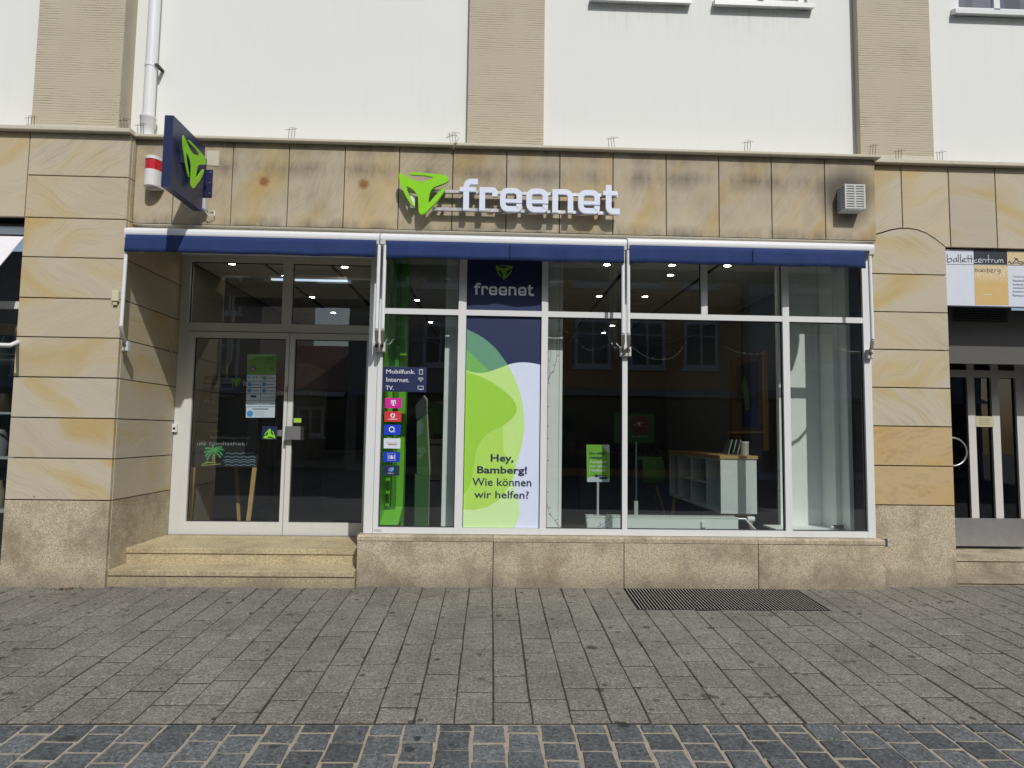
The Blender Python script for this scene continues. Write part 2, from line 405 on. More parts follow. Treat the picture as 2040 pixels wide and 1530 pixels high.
def wood(name, a, b, axis=(1, 1, 14)):
    n = NT(name); q = n.pos()
    g = n.noise(n.vmath('MULTIPLY', q, axis).outputs[0], 5, 5, .6, .6)
    n.bump(g, .1, .003); return n.fin(n.mix(g, a, b), .5)

M = dict(
    sand=sandstone('sandstone'), sand_grimy=sandstone('weathered_sandstone', True), sand_warm=sandstone('ochre_sandstone', False, .62),
    granite=granite('granite'), granite_step=granite('step_granite', (.50,.435,.29), .3),
    white=plaster_white(), comb=plaster_comb(), trim=paint('beige_trim_paint', (.56,.52,.42), .7, .4),
    frame=paint('white_frame_paint', (.68,.70,.70), .38, .12), frame2=paint('grey_white_door_paint', (.60,.61,.59), .4, .2),
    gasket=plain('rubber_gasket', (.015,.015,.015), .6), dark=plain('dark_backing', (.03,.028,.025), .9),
    blue=fabric('blue_awning_cloth', (.018,.040,.140)), cloth_white=fabric('white_awning_cloth', (.78,.76,.8)),
    alu=plain('aluminium', (.55,.56,.57), .35, .9, .05), awn=paint('awning_enamel', (.74,.755,.765), .3, .15),
    arm=paint('worn_arm_enamel', (.60,.60,.59), .4, .5), grime=plain('grimy_metal', (.10,.085,.07), .6, .3, .4, 60),
    glass=glass('window_glass'), paver=paving('concrete_paver', (.178,.171,.154), (.206,.198,.180)),
    sett=paving('blue_grey_sett', (.080,.087,.094), (.138,.147,.155), True, 90), sand_joint=plain('sandy_joint', (.34,.305,.235), .95, 0, .3, 30, .4, 80),
    dirt_joint=plain('dark_joint_dirt', (.035,.030,.025), .95, 0, .3, 25, .4, 80), street=paving('street_paving', (.10,.105,.11), (.15,.15,.15)),
    navy=plain('navy_lacquer', (.018,.026,.085), .35, 0, .05), navy_film=plain('navy_film', (.010,.019,.080), .5, 0, .05, bump=0),
    lime=plain('lime_acrylic', (.26,.66,.012), .3, 0, .04, bump=0), letter=plain('white_acrylic', (.70,.76,.90), .35, 0, .03, bump=0),
    steel=plain('brushed_steel', (.46,.46,.48), .32, .75, .1), red=plain('red_plastic', (.55,.015,.03), .25), white_pl=plain('white_plastic', (.72,.72,.70), .4),
    grey_pl=plain('grey_plastic', (.52,.53,.53), .5), black=plain('black_plastic', (.012,.012,.013), .4), iron_top=plain('sunlit_bar_top', (.42,.40,.37), .5, 0, .3, 40), iron=plain('shaded_iron_bar', (.030,.026,.023), .8, .0, .4, 40, .4),  # iron_top and iron: sun and shade on the grate put into the colour
    pit=plain('pit_black', (.006,.006,.006), .95), wire=plain('thin_steel_wire', (.10,.085,.07), .5, .8),
    leaf=plain('dry_leaf', (.13,.07,.03), .8, 0, .4, 90),
)
def pm(name, col, rough=.5): return plain(name, col, rough, 0, .04, bump=0)

# ------------------------------------------------------------------ ground
gp = MB()
gp.add([(-60,-6,gz(-6)),(60,-6,gz(-6)),(60,-3.5,gz(-3.5)),(-60,-3.5,gz(-3.5)),(-60,-60,gz(-6)),(60,-60,gz(-6))], [(0,1,2,3),(4,5,1,0)])
street = build(gp, 'street', M['street'], kind='structure')
XG0, XG1, YG0 = 1.178, 2.662, -.562       # the grate's hole
YB = -2.36                                # pavement meets the row of setts
hole_l, hole_r = XG0-.012, XG1+.012
bed = MB()
for (xa, xb, ya, yb) in ((-60,hole_l,YB,.9),(hole_r,60,YB,.9),(hole_l,hole_r,YB,YG0-.012)):
    bed.add([(xa,ya,gz(ya)-.004),(xb,ya,gz(ya)-.004),(xb,yb,gz(yb)-.004),(xa,yb,gz(yb)-.004)], [(0,1,2,3)])
pavement = build(bed, 'pavement', M['dirt_joint'], kind='structure')
def block_mesh(name, jag, mat):
    "unit paving block 1x1x1 (top at z=0) with a worn, slightly irregular chamfered edge"
    out = []
    for k in range(6):
        j = lambda: random.uniform(-jag, jag)
        bt = [(-.5+j(),-.5+j()),(0,-.5+j()),(.5+j(),-.5+j()),(.5+j(),0),(.5+j(),.5+j()),(0,.5+j()),(-.5+j(),.5+j()),(-.5+j(),0)]
        c = .975
        vs = [(x*c,y*c,0) for x,y in bt]+[(x,y,-.09) for x,y in bt]+[(x,y,-1) for x,y in bt]+[(0,0,.02)]
        fs = []
        for i in range(8):
            jn = (i+1)%8; fs += [(i,jn,24), (8+i,8+jn,jn,i), (16+i,16+jn,8+jn,8+i)]
        me = bpy.data.meshes.new(name); me.from_pydata(vs, [], fs); me.materials.append(mat); me.update(); out.append(me)
    return out
PM = block_mesh('paver', .006, M['paver'])
tilt = math.atan(GS)
recs = []
cw = .1955
for k in range(-40, 40):
    xa, xb = .041+k*cw, .041+(k+1)*cw
    y = YB + .003
    first = True
    while y < .8:
        L = random.choice((.26,.29,.31,.33,.29,.37)) if not first else random.uniform(.10,.36)
        first = False
        y2 = min(y+L, .85)
        a, b, ya, yb = xa, xb, y, y2
        ye = YG0-.012
        if yb > ye+.001 and b > hole_l and a < hole_r:
            if ya < ye-.001: y2 = ye; yb = ye
            elif a < hole_l-.02: b = hole_l
            elif b > hole_r+.02: a = hole_r
            else: y = y2; continue
        inside = (a+b)/2 > -3.9 and (a+b)/2 < 4.6 and ya > .12
        if ya < .12 and (b-a) > .03 and yb-ya > .02: recs.append((a, b, ya, min(yb,.14)))
        y = y2
def vis(r):
    x, yy = (r[0]+r[1])/2, (r[2]+r[3])/2
    lim_l, lim_r = -2.36-(yy+2.36)*.74, 2.68+(yy+2.36)*.78
    return 0 if lim_l-.15 < x < lim_r+.15 else 1
recs.sort(key=lambda r: (vis(r), (r[2]+5.7)**2+((r[0]+r[1])/2)**2))
rest = MB()
for i, (a, b, ya, yb) in enumerate(recs):
    g = .0035 if random.random() < .75 else .007
    cx, cy = (a+b)/2+random.uniform(-.001,.001), (ya+yb)/2
    sx, sy = b-a-g*2, yb-ya-random.choice((.009,.011,.015))
    h = random.uniform(-.0015, .0015); rx, ry = tilt+random.uniform(-.004,.004), random.uniform(-.006,.006)
    me = PM[i % 6]
    mtx = Matrix.Translation((cx, cy, gz(cy)+h)) @ Matrix.Rotation(rx, 4, 'X') @ Matrix.Rotation(ry, 4, 'Y') @ Matrix.Diagonal((sx, sy, .03, 1))
    if i < 298:
        o = bpy.data.objects.new('paver', me); COL.objects.link(o); o.parent = pavement
        l, q, s = mtx.decompose(); o.location = l - wloc(pavement); o.rotation_euler = q.to_euler(); o.scale = s
    else:
        rest.add([mtx @ v.co for v in me.vertices], [tuple(p.vertices) for p in me.polygons])
if rest.v: build(rest, 'paver', M['paver'], pavement, kind='stuff')
# border of small blue-grey setts with sandy joints
bb = MB(); ya, yb = -3.5, YB
bb.add([(-60,ya,gz(ya)-.006),(60,ya,gz(ya)-.006),(60,yb,gz(yb)-.006),(-60,yb,gz(yb)-.006)], [(0,1,2,3)])
strip_s = build(bb, 'sett_strip', M['sand_joint'], kind='structure')
SM = block_mesh('sett', .03, M['sett'])
srecs = []
for k in range(-46, 47):
    xc = .02+k*.164
    off = .08*(k % 2)+random.uniform(-.02,.02)
    y = YB-.004
    L = .165-off if k % 2 else .165
    while y > -3.45:
        L2 = L+random.uniform(-.012,.012); srecs.append((xc, y-L2/2, .164-.018+random.uniform(-.008,.006), L2-.016+random.uniform(-.006,.002))); y -= L2; L = .163
srecs.sort(key=lambda r: (0 if abs(r[0]-.17) < 2.5 and r[1] > -3.0 else 1, -r[1]))
rest = MB()
for i, (cx, cy, sx, sy) in enumerate(srecs):
    h = random.uniform(-.0035, .003)
    mtx = Matrix.Translation((cx, cy, gz(cy)+h)) @ Matrix.Rotation(tilt+random.uniform(-.012,.012), 4, 'X') @ Matrix.Rotation(random.uniform(-.015,.015), 4, 'Y') @ Matrix.Rotation(random.uniform(-.02,.02), 4, 'Z') @ Matrix.Diagonal((sx, sy, .03, 1))
    if i < 200:
        o = bpy.data.objects.new('sett', SM[i % 6]); COL.objects.link(o); o.parent = strip_s
        l, q, s = mtx.decompose(); o.location = l - wloc(strip_s); o.rotation_euler = q.to_euler(); o.scale = s
    else:
        rest.add([mtx @ v.co for v in SM[i % 6].vertices], [tuple(p.vertices) for p in SM[i % 6].polygons])
if rest.v: build(rest, 'sett', M['sett'], strip_s, kind='stuff')

# ------------------------------------------------------------------ the building
B = empty('shop_building', (0, 2, 0), 'sandstone clad and white plastered commercial building with shop windows under blue awnings', 'building')
XL0, XL1, YL = -4.013, -3.152, -.08            # left pillar
XR0, XR1, YR = 3.47, 4.181, .10                # right pillar
G = .0045                                      # half joint
def slab(poly, Y, th, mat, par, name='stone_slab', c=.002):
    return build(MB().prism(poly, Y+random.uniform(-.0012,.0012), Y+th, c), name, mat, par)
def rect(x0, x1, z0, z1, g=G): return [(x0+g,z0+g),(x1-g,z0+g),(x1-g,z1-g),(x0+g,z1-g)]
def side_slab(x, y0, y1, z0, z1, mat, par, th=.03, name='stone_slab'):
    "slab facing +x on a reveal"
    return build(MB().box(x-th, x+random.uniform(-.001,.001), y0+G, y1-G, z0+G, z1-G), name, mat, par)
JL = [-.06, .707, 1.052, 1.389, 1.730, 2.070, 2.405, 2.757, 3.100, 3.471, 3.852]
pl = build(MB().box(XL0+.03, XL1-.032, YL+.03, .95, -.3, 3.85), 'left_pillar', M['dark'], B)
pl.name = 'stone_pillar'; WL['stone_pillar'] = WL['left_pillar']
for i in range(len(JL)-1):
    gm = M['granite'] if i == 0 else M['sand']
    slab(rect(XL0, XL1-.001, JL[i], JL[i+1]), YL, .032, gm, pl, 'granite_slab' if i == 0 else 'stone_slab')
    if i < 8: side_slab(XL1, YL+.033, .955, JL[i], JL[i+1], gm, pl, name='granite_slab' if i == 0 else 'stone_slab')
    else: side_slab(XL1, YL+.033, .03, JL[i], JL[i+1], gm, pl)
# fascia left of the pillar
fl = build(MB().box(-6.5, XL0+.028, YL+.032, .3, 3.12, 3.85), 'fascia', M['dark'], B)
for xa, xb in ((-4.84,-4.013),(-5.67,-4.84),(-6.5,-5.67)): slab(rect(xa, xb, 3.10, 3.852), YL, .032, M['sand'], fl)
# bay fascia
fb = build(MB().box(XL1+.002, XR0-.032, .032, .30, 3.12, 3.85), 'fascia', M['dark'], B)
XF = [-3.150,-2.812,-2.308,-1.818,-1.327,-.846,-.370,.111,.588,1.068,1.550,2.030,2.512,3.003,3.470]
for a, b in zip(XF, XF[1:]): slab(rect(a, b, 3.095, 3.852, .004), 0, .032, M['sand_grimy'], fb)
build(MB().box(XR0-.03, XR0, .034, .12, 3.10, 3.848), 'stone_slab', M['sand_grimy'], fb)
build(MB().box(XL1+.002, XR0-.002, .002, .95, 3.088, 3.093), 'soffit', M['trim'], B)
build(MB().box(XL1+.002, XR0-.002, .302, .95, 3.12, 3.80), 'lintel', M['dark'], B)
# right section: pillar with arched head, fascia over the doorway
JR = [-.06, .722, 1.072, 1.427, 1.776, 2.123, 2.470, 2.822]
pr_ = build(MB().box(XR0-.1, XR1-.03, YR+.03, .9, -.3, 3.10), 'stone_pillar', M['dark'], B)
for i in range(7):
    mt = M['granite'] if i == 0 else (M['sand_warm'] if i in (1, 2) else M['sand'])
    slab(rect(XR0-.05, XR1-.001, JR[i], JR[i+1]), YR, .032, mt, pr_, 'granite_slab' if i == 0 else 'stone_slab')
arc = [at(x, y, YR) for x, y in ((1746,469),(1760,462.5),(1775,458),(1792,455),(1810,455),(1828,458),(1845,464.5),(1862,475),(1876,486),(1884.5,493))]
arc[0] = (XR0-.03, arc[0][1]-.015); xtop = XR1
slab([(XR0-.03, JR[7]+G), (XR1-G, JR[7]+G), (XR1-G, arc[-1][1]-.006)]+[(x, z-.006) for x, z in arc[::-1]], YR, .032, M['sand'], pr_)
fr = build(MB().box(XR0+.0, 6.5, YR+.034, .5, 3.12, 3.85), 'fascia', M['dark'], B)
zc = 3.852
x1 = at(1797, 400, YR)[0]; x2 = at(1891, 400, YR)[0]
def up(z): return z+.006
la = [p for p in arc if p[0] < x1-.02]; ra = [p for p in arc if p[0] > x1+.02]
za = at(1797, 455, YR)[1]
slab([(XR0-.03, zc-G)]+[(x, up(z)) for x, z in la]+[(x1-G, up(za)), (x1-G, zc-G)], YR, .032, M['sand'], fr)
slab([(x1+G, zc-G), (x1+G, up(za))]+[(x, up(z)) for x, z in ra]+[(x2-G, up(ra[-1][1])), (x2-G, zc-G)], YR, .032, M['sand'], fr)
zl = ra[-1][1]
xx = x2
for k in range(5):
    xn = xx+.445; slab(rect(xx, xn, up(zl)-G, zc), YR, .032, M['sand'], fr); xx = xn
build(MB().box(XR1, 6.4, YR+.036, .9, zl-.012, zl), 'soffit', M['dark'], B)
# cornice caps
def cornice(x0, x1, yf, yb, h=.03):
    pr = [(yf,3.853),(yf-.002,3.858),(yf-.002,3.853+h-.005),(yf+.005,3.853+h),(yb,3.853+h+.01),(yb,3.853)]
    return build(MB().xprof(pr, x0, x1), 'cornice', M['trim'], B)
cornice(-6.5, XL1+.012, YL-.055, .4, .036); cornice(XL1+.014, XR0+.03, -.055, .4, .026); cornice(XR0+.032, 6.5, YR-.055, .4, .036)
# plastered wall above
wy = .22
wall = build(MB().box(-6.5, 7.2, wy, .62, 3.895, 5.405), 'plaster_wall', M['white'], B)
WZ = 5.37
wins = []
s1 = [at(1180,6,wy), at(1370,12,wy)]; s2 = [at(1424,8,wy), at(1613,15,wy)]; s3 = [at(1898,14,wy), at(2060,30,wy)]; s4 = [at(692,0,wy), at(842,0,wy)]
segs = [(s4[0][0]-.1, s4[1][0]), (s1[0][0], s1[1][0]), (s2[0][0], s2[1][0]), (s3[0][0], s3[0][0]+.95)]
edges = [-6.5]+[v for a, b in segs for v in (a+.02, b-.02)]+[7.2]
for i in range(0, len(edges), 2):
    build(MB().box(edges[i], edges[i+1], wy+.001, .62, 5.406, 6.9), 'plaster_wall', M['white'], B)
build(MB().box(-6.5, 7.2, wy-.0, .62, 6.901, 8.5), 'plaster_wall', M['white'], B)
for a, b in segs:
    wn = MB(); a2, b2 = a+.02, b-.02; dzs = .095 if b < 0 else .045
    if b < 0: build(MB().box(a2, b2, wy+.001, .6, 5.406, 5.46), 'plaster_wall', M['white'], B)
    for (xa, xb, za_, zb_) in ((a2, a2+.07, 5.49, 6.9), (b2-.07, b2, 5.49, 6.9), (a2+.07, b2-.07, 5.49, 5.53), (a2+.07, b2-.07, 6.82, 6.9), ((a2+b2)/2-.03, (a2+b2)/2+.03, 5.50, 6.82)):
        wn.box(xa, xb, wy+.04, wy+.10, za_, zb_)
    fo = build(wn, 'upper_window', M['frame'], B)
    build(MB().box(a2+.071, (a2+b2)/2-.031, wy+.06, wy+.068, 5.501, 6.819), 'pane', M['glass'], fo)
    build(MB().box((a2+b2)/2+.031, b2-.071, wy+.06, wy+.068, 5.501, 6.819), 'pane', M['glass'], fo)
    build(MB().box(a2+.001, b2-.001, wy+.3, wy+.31, 5.44, 6.9), 'curtain', pm('pale_curtain', (.35,.36,.38)) if a < 4 else M['navy'], fo)
    build(MB().xprof([(wy-.065,5.355+dzs),(wy-.065,5.40+dzs),(wy+.04,5.44+dzs),(wy+.04,5.385+dzs),(wy-.001,5.372+dzs),(wy-.055,5.355+dzs)], a-.02, b+.02), 'window_sill', M['frame'], B)
# combed plaster pilasters
def pil(x0, x1, yf): return build(MB().box(x0, x1, yf, wy-.001 if yf < wy else yf+.05, 3.902, 8.4), 'pilaster', M['comb'], B)
xa = at(100, 120, .02)[0]; xb = at(263, 150, .02)[0]
pil(-4.09, -3.335, .03); pil(at(933,150,.17)[0], at(1084,150,.17)[0], .17); pil(at(1711,150,.14)[0], at(1857,200,.14)[0], .14)
build(MB().xprof([(-.015,3.902),(-.015,3.95),(.028,3.972),(.028,3.902)], -4.10, -3.325), 'pilaster_base', M['trim'], B)
build(MB().xprof([(YR+.005,3.902),(YR+.005,3.945),(.13,3.96),(.13,3.902)], 3.52, 4.10), 'pilaster_base', M['trim'], B)

# bay plinth, ledge and steps
XP = [-1.116, .045, 1.172, 2.345, 3.47]
pb = build(MB().box(-1.088, 3.46, .032, .35, -.3, .38), 'plinth', M['dark'], B)
for a, b in zip(XP, XP[1:]):
    slab(rect(a, b, -.09, .384, .003), 0, .032, M['granite'], pb, 'granite_slab')
    build(MB().xprof([(-.004,.386),(-.004,.418),(.012,.430),(.30,.432),(.30,.386)], a+.0015, b-.0015), 'ledge_slab', M['granite'], pb)
build(MB().box(-1.114, -1.090, .033, .95, -.09, .385), 'granite_slab', M['granite'], pb)
# right of the bay the foot of the plinth runs a little in front of the pillar
def step(x0, x1, yf, yb, z0, z1):
    o = build(MB().xprof([(yf+.012,z0),(yf+.012,z1-.045),(yb,z1-.045),(yb,z0)], x0, x1), 'step_riser', M['granite_step'], B)
    build(MB().xprof([(yf,z1-.043),(yf,z1-.004),(yf+.005,z1),(yb,z1+.004),(yb,z1-.043)], x0, x1), 'step_tread', M['granite_step'], B)
xs1 = at(213,1150,-.06)[0]
step(-3.150, -1.118, -.06, .31, -.09, .135)
step(-3.150, -1.118, .205, 1.25, .136, .272)

# ------------------------------------------------------------------ shop front (bay windows)
YF = .08; FD = .06; YG = .112
ZS0, ZS1 = .434, .487; ZT0, ZT1 = 2.357, 2.412; ZTOP = 3.087
zt1 = at(766, 613.5, YF)[1]; ZT1 = zt1
px = dict(l0=-1.08, l1=-.957, a0=-.297, a1=-.228, b0=.446, b1=.503, c0=1.172, c1=1.218, d0=2.630, d1=2.690, r0=3.372, r1=3.438)
sf = MB()
sf.box(px['l0'], -1.003, YF-.004, .95, ZS0, ZTOP); sf.box(-1.0, px['l1'], YF, YF+FD, ZS0, ZTOP)
for a, b in (('a0','a1'),('b0','b1'),('c0','c1'),('d0','d1'),('r0','r1')): sf.box(px[a], px[b], YF, YF+FD, ZS0, ZTOP)
for a, b in (('l1','a0'),('a1','b0'),('b1','c0'),('c1','d0'),('d1','r0')):
    sf.box(px[a], px[b], YF+.002, YF+FD, ZS0, ZS1); sf.box(px[a], px[b], YF+.002, YF+FD, ZT0, ZT1); sf.box(px[a], px[b], YF+.002, YF+FD, 3.02, ZTOP)
ux0, ux1 = at(1397, 560, YF)[0], at(1409.5, 560, YF)[0]
sf.box(ux0, ux1, YF+.001, YF+FD, ZT1, 3.02)
SFr = build(sf, 'shop_window', M['frame'], B)
cell = [('l1','a0'),('b1','c0'),('d1','r0')]
gk = MB()
def pane(x0, x1, z0, z1, par=SFr, y=YG, mat=None):
    build(MB().box(x0+.004, x1-.004, y, y+.008, z0+.004, z1-.004), 'pane', mat or M['glass'], par)
    t = .007
    for q in ((x0, x0+t, z0, z1), (x1-t, x1, z0, z1), (x0+t, x1-t, z0, z0+t), (x0+t, x1-t, z1-t, z1)):
        gk.box(q[0], q[1], y-.006, y+.012, q[2], q[3])
for a, b in (('l1','a0'),('a1','b0'),('b1','c0'),('d1','r0')):
    pane(px[a], px[b], ZS1, ZT0); pane(px[a], px[b], ZT1, 3.02)
pane(px['c1'], px['d0'], ZS1, ZT0); pane(px['c1'], ux0, ZT1, 3.02); pane(ux1, px['d0'], ZT1, 3.02)
build(gk, 'gasket', M['gasket'], SFr)
build(MB().box(-.99, -.925, YF-.002, YF+.0, .452, .472), 'maker_plate', pm('pale_label', (.5,.5,.5)), SFr)

# ------------------------------------------------------------------ recessed double door
YD = .95
df = MB()
for q in ((-3.150,-3.062,.274,3.087), (-1.195,-1.084,.274,3.087)): df.box(q[0], q[1], YD, YD+.07, q[2], q[3])
df.box(-3.062, -1.195, YD, YD+.07, 2.300, 2.385); df.box(-3.062, -1.195, YD, YD+.07, 3.012, 3.087); df.box(-2.132, -2.035, YD, YD+.07, 2.385, 3.012)
DF = build(df, 'door_frame', M['frame2'], B)
gk = MB()
for a, b in ((-3.062,-2.132),(-2.035,-1.195)): pane(a, b, 2.385, 3.012, DF, YD+.03)
build(gk, 'gasket', M['gasket'], DF)
def leaf(x0, x1, gx0, gx1):
    m = MB(); y0, y1 = YD-.012, YD+.05; g0, g1 = .402, 2.232
    m.box(x0, gx0, y0, y1, .280, 2.292); m.box(gx1, x1, y0, y1, .280, 2.292); m.box(gx0, gx1, y0, y1, .280, g0); m.box(gx0, gx1, y0, y1, g1, 2.292)
    o = build(m, 'door', M['frame2'], B)
    global gk
    gk = MB(); pane(gx0, gx1, g0, g1, o, YD+.02); build(gk, 'gasket', M['gasket'], o); return o
D1 = leaf(-3.057, -2.039, -2.983, -2.072); D2 = leaf(-2.033, -1.198, -1.982, -1.262)
build(MB().box(-3.145, -1.09, YD-.05, YD+.1, .2765, .2795), 'threshold', M['alu'], DF)
yh = YD-.075
for (d, pxs, mt) in ((D1, (522,849,551,876), 'navy'), (D2, (568,849,598,876), 'steel')):
    a = at(pxs[0], pxs[1], yh); b = at(pxs[2], pxs[3], yh)
    hp = build(MB().box(a[0], b[0], yh, yh+.012, b[1], a[1], .002), 'handle_plate', M[mt], d)
    xr = b[0] if d is D1 else a[0]
    build(MB().box(min(xr, xr+.03), max(xr, xr+.03), yh+.013, YD-.012, (a[1]+b[1])/2-.03, (a[1]+b[1])/2+.03), 'handle_post', M['steel'], d)
a = at(604, 850, yh); build(MB().box(at(598,860,yh)[0]+.001, at(605,860,yh)[0], yh+.004, yh+.01, at(600,876,yh)[1], a[1]), 'handle_edge', M['gasket'], D2)
# emblem shape of the shop, traced once
EMB = [(247,103),(265,100),(330,135),(375,153),(420,158),(460,148),(500,130),(505,124),(480,115),(430,107),(338,105),(338,90),(430,90),(530,97),(590,103),(618,118),(623,140),(610,157),(560,180),(515,200),(490,230),(478,280),(475,320),(490,310),(530,260),(585,205),(599,208),(590,235),(540,310),(500,350),(460,395),(430,411),(412,408),(403,390),(398,330),(395,285),(380,250),(345,215),(308,200),(306,215),(325,260),(345,300),(368,345),(360,352),(340,335),(305,280),(265,200),(250,150)]
def smooth_poly(pts, sub=3, closed=True):
    n = len(pts); o = []
    for i in range(n if closed else n-1):
        p0, p1, p2, p3 = (Vector(pts[(i+k) % n if closed else max(0, min(n-1, i+k))]) for k in (-1, 0, 1, 2))
        for s in range(sub):
            t = s/sub
            o.append(tuple(.5*((2*p1)+(p2-p0)*t+(2*p0-5*p1+4*p2-p3)*t*t+(3*p1-p0-3*p2+p3)*t**3)))
    if not closed: o.append(tuple(pts[-1]))
    return o
EMBU = [((x-435)/376.0, -(y-250)/376.0) for x, y in smooth_poly(EMB)]     # unit width
def emblem(cx, cz, wd, y0, y1, rot=0.0):
    c, s = math.cos(rot), math.sin(rot)
    return MB().prism([(cx+wd*(x*c-z*s), cz+wd*(x*s+z*c)) for x, z in EMBU], y0, y1)
a = at(537, 863, yh-.001)
hp0 = [o for o in COL.objects if o.name == 'handle_plate'][0]
build(emblem(a[0], a[1]-.005, .115, yh-.002, yh-.0005, math.pi), 'emblem', M['lime'], hp0)
a = at(571, 776, YD-.012); build(MB().box(a[0]-.012, a[0]+.012, YD-.02, YD-.0125, a[1]-.03, a[1]+.03, .003), 'lock_cover', M['steel'], D2)
a = at(567, 885, YD-.012); build(MB().box(a[0]-.012, a[0]+.014, YD-.022, YD-.0125, a[1]-.035, a[1]+.035, .003), 'lock_cover', M['steel'], D2)

# ------------------------------------------------------------------ lettering helper
def text_mb(txt, x0, x1, zb, zt, y0, y1, bold=0.0, fit='box', align='L'):
    cu = bpy.data.curves.new('t', 'FONT'); cu.body = txt; cu.size = 1; cu.offset = bold; cu.resolution_u = 2
    ob = bpy.data.objects.new('t', cu); COL.objects.link(ob)
    dg = bpy.context.evaluated_depsgraph_get(); dg.update()
    me = bpy.data.meshes.new_from_object(ob.evaluated_get(dg))
    vs = [v.co.copy() for v in me.vertices]; fs = [tuple(p.vertices) for p in me.polygons]
    bpy.data.objects.remove(ob); bpy.data.curves.remove(cu); bpy.data.meshes.remove(me)
    mx0, mx1 = min(v.x for v in vs), max(v.x for v in vs); my0, my1 = min(v.y for v in vs), max(v.y for v in vs)
    sz = (zt-zb)/(my1-my0); sx = (x1-x0)/(mx1-mx0)
    m = MB(); n = len(vs)
    vv = [(x0+(v.x-mx0)*sx, y0, zb+(v.y-my0)*sz) for v in vs]; bk = [(a, y1, c) for a, b, c in vv]
    from collections import Counter
    cnt = Counter(); 
    for f in fs:
        for i in range(len(f)): cnt[frozenset((f[i], f[(i+1) % len(f)]))] += 1
    side = []
    for f in fs:
        for i in range(len(f)):
            e = (f[i], f[(i+1) % len(f)])
            if cnt[frozenset(e)] == 1: side.append((e[1], e[0], e[0]+n, e[1]+n))
    m.add(vv+bk, [f for f in fs]+side)
    return m
def txt(t, a, b, Y, mat, par, th=.001, bold=0.0, name='lettering'):
    "a = photo pixel of the top left corner, b = bottom right, on plane Y"
    x0, zt = at(a[0], a[1], Y); x1, zb = at(b[0], b[1], Y)
    return build(text_mb(t, x0, x1, zb, zt, Y-th, Y-.0001, bold), name, mat, par)

# the shop's own word mark, drawn as strokes; u = size of one unit
def word_strokes(x0, zb, u, y0, y1):
    out = []
    def L(off, strokes):
        m = MB()
        for k, (path, wd, rad) in enumerate(strokes):
            m.ribbon([(x0+(off+a)*u, zb+b*u) for a, b in path], wd*u, y0-k*.0006, y1, rad*u)
        out.append(m)
    W = 44
    L(0, [([(50,0),(50,224),(138,224)], W, 46), ([(0,162),(125,162)], 34, 0)])
    L(153, [([(20,0),(20,182)], W, 0), ([(38,162),(116,162),(116,112)], 42, 34)])
    E = [([(40,80),(146,80),(146,161),(20,161),(20,19),(145,19),(145,56)], 42, 44), ([(22,80),(60,80)], 26, 0)]
    E = [([(146,66),(146,161),(20,161),(20,19),(145,19),(145,58)], 42, 46), ([(38,81),(128,81)], 28, 0)]
    L(310, E); L(511, E)
    L(711, [([(20,0),(20,182)], W, 0), ([(38,162),(138,162),(138,0)], 42, 46)])
    L(909, E)
    L(1100, [([(43,225),(43,19),(130,19)], W, 42), ([(0,162),(112,162)], 34, 0)])
    return out

# ------------------------------------------------------------------ fascia sign
ys = -.12
x0, zb0 = at(915, 420, ys); x1e, _ = at(1235, 425, ys); u = (x1e-x0)/1230.0
zb = 3.246
T = empty('fascia_sign', (.1, 0, 3.24), 'illuminated style shop name sign with green emblem and white letters on grey rails', 'sign')
for m in word_strokes(x0, zb, u, ys, ys+.032): build(m, 'letter', M['letter'], T)
cxe, cze = at(843.5, 385, ys)
build(emblem(cxe, cze, (at(892,385,ys)[0]-at(793.5,385,ys)[0]), ys, ys+.032), 'emblem', M['lime'], T)
for zr in (3.252, 3.412):
    build(MB().box(at(862,400,-.07)[0], x1e-.01, -.075, -.045, zr, zr+.028), 'rail', M['alu'], T)
for xk in (-.45, .2, .95):
    for zr in (3.256, 3.416): build(MB().box(xk-.012, xk+.012, -.0445, -.001, zr, zr+.02), 'rail_foot', M['alu'], T)
a = at(823, 403, -.05); build(MB().box(a[0]-.025, a[0]+.018, -.08, -.03, a[1]-.045, a[1]+.05, .004), 'driver_box', M['white_pl'], T)

# projecting box sign
PS = empty('projecting_sign', (-2.545, 0, 3.18), 'dark blue square box sign with green emblem sticking out from the fascia', 'sign')
sg = MB().box(-2.580, -2.512, -.665, -.095, 3.183, 3.755)
o = build(sg, 'sign_box', M['navy'], PS)
em = emblem(0, 0, .42, 0, .007); em.v = [(-2.468+ -v[1], v[0]*1.0, v[2]) for v in em.v]
em.v = [(x, y-.375, z+3.462) for x, y, z in em.v]
build(em, 'emblem', M['lime'], PS)
build(MB().box(-2.512, -2.490, -.52, -.24, 3.44, 3.52), 'emblem_spacer', M['navy'], PS)
build(MB().box(-2.56, -2.53, -.095, -.012, 3.25, 3.68), 'mount_arm', M['navy'], PS)
bpz = [at(410,338,-.01)[1], at(423,391,-.01)[1]]
bpl = build(MB().box(-2.535, at(423,360,-.01)[0], -.013, -.001, bpz[1], bpz[0]), 'mount_plate', M['navy'], PS)
for zz in (bpz[0]-.025, (bpz[0]+bpz[1])/2, bpz[1]+.025): build(MB().cyl_y(at(420,360,-.01)[0]-.005, zz, .007, -.019, -.0132, 8), 'bolt', M['alu'], bpl)
a = at(407, 405, -.07)
jb = build(MB().box(a[0]-.018, a[0]+.014, -.09, -.03, a[1]-.055, a[1]+.04, .004), 'junction_box', M['grey_pl'], PS)
build(MB().tube([(a[0],-.06,a[1]-.055),(a[0]+.03,-.05,a[1]-.10),(a[0]+.075,-.03,a[1]-.09),(a[0]+.06,-.01,a[1]-.045),(a[0]+.03,-.005,a[1]-.05)], .0045, 6), 'cable', M['white_pl'], PS)
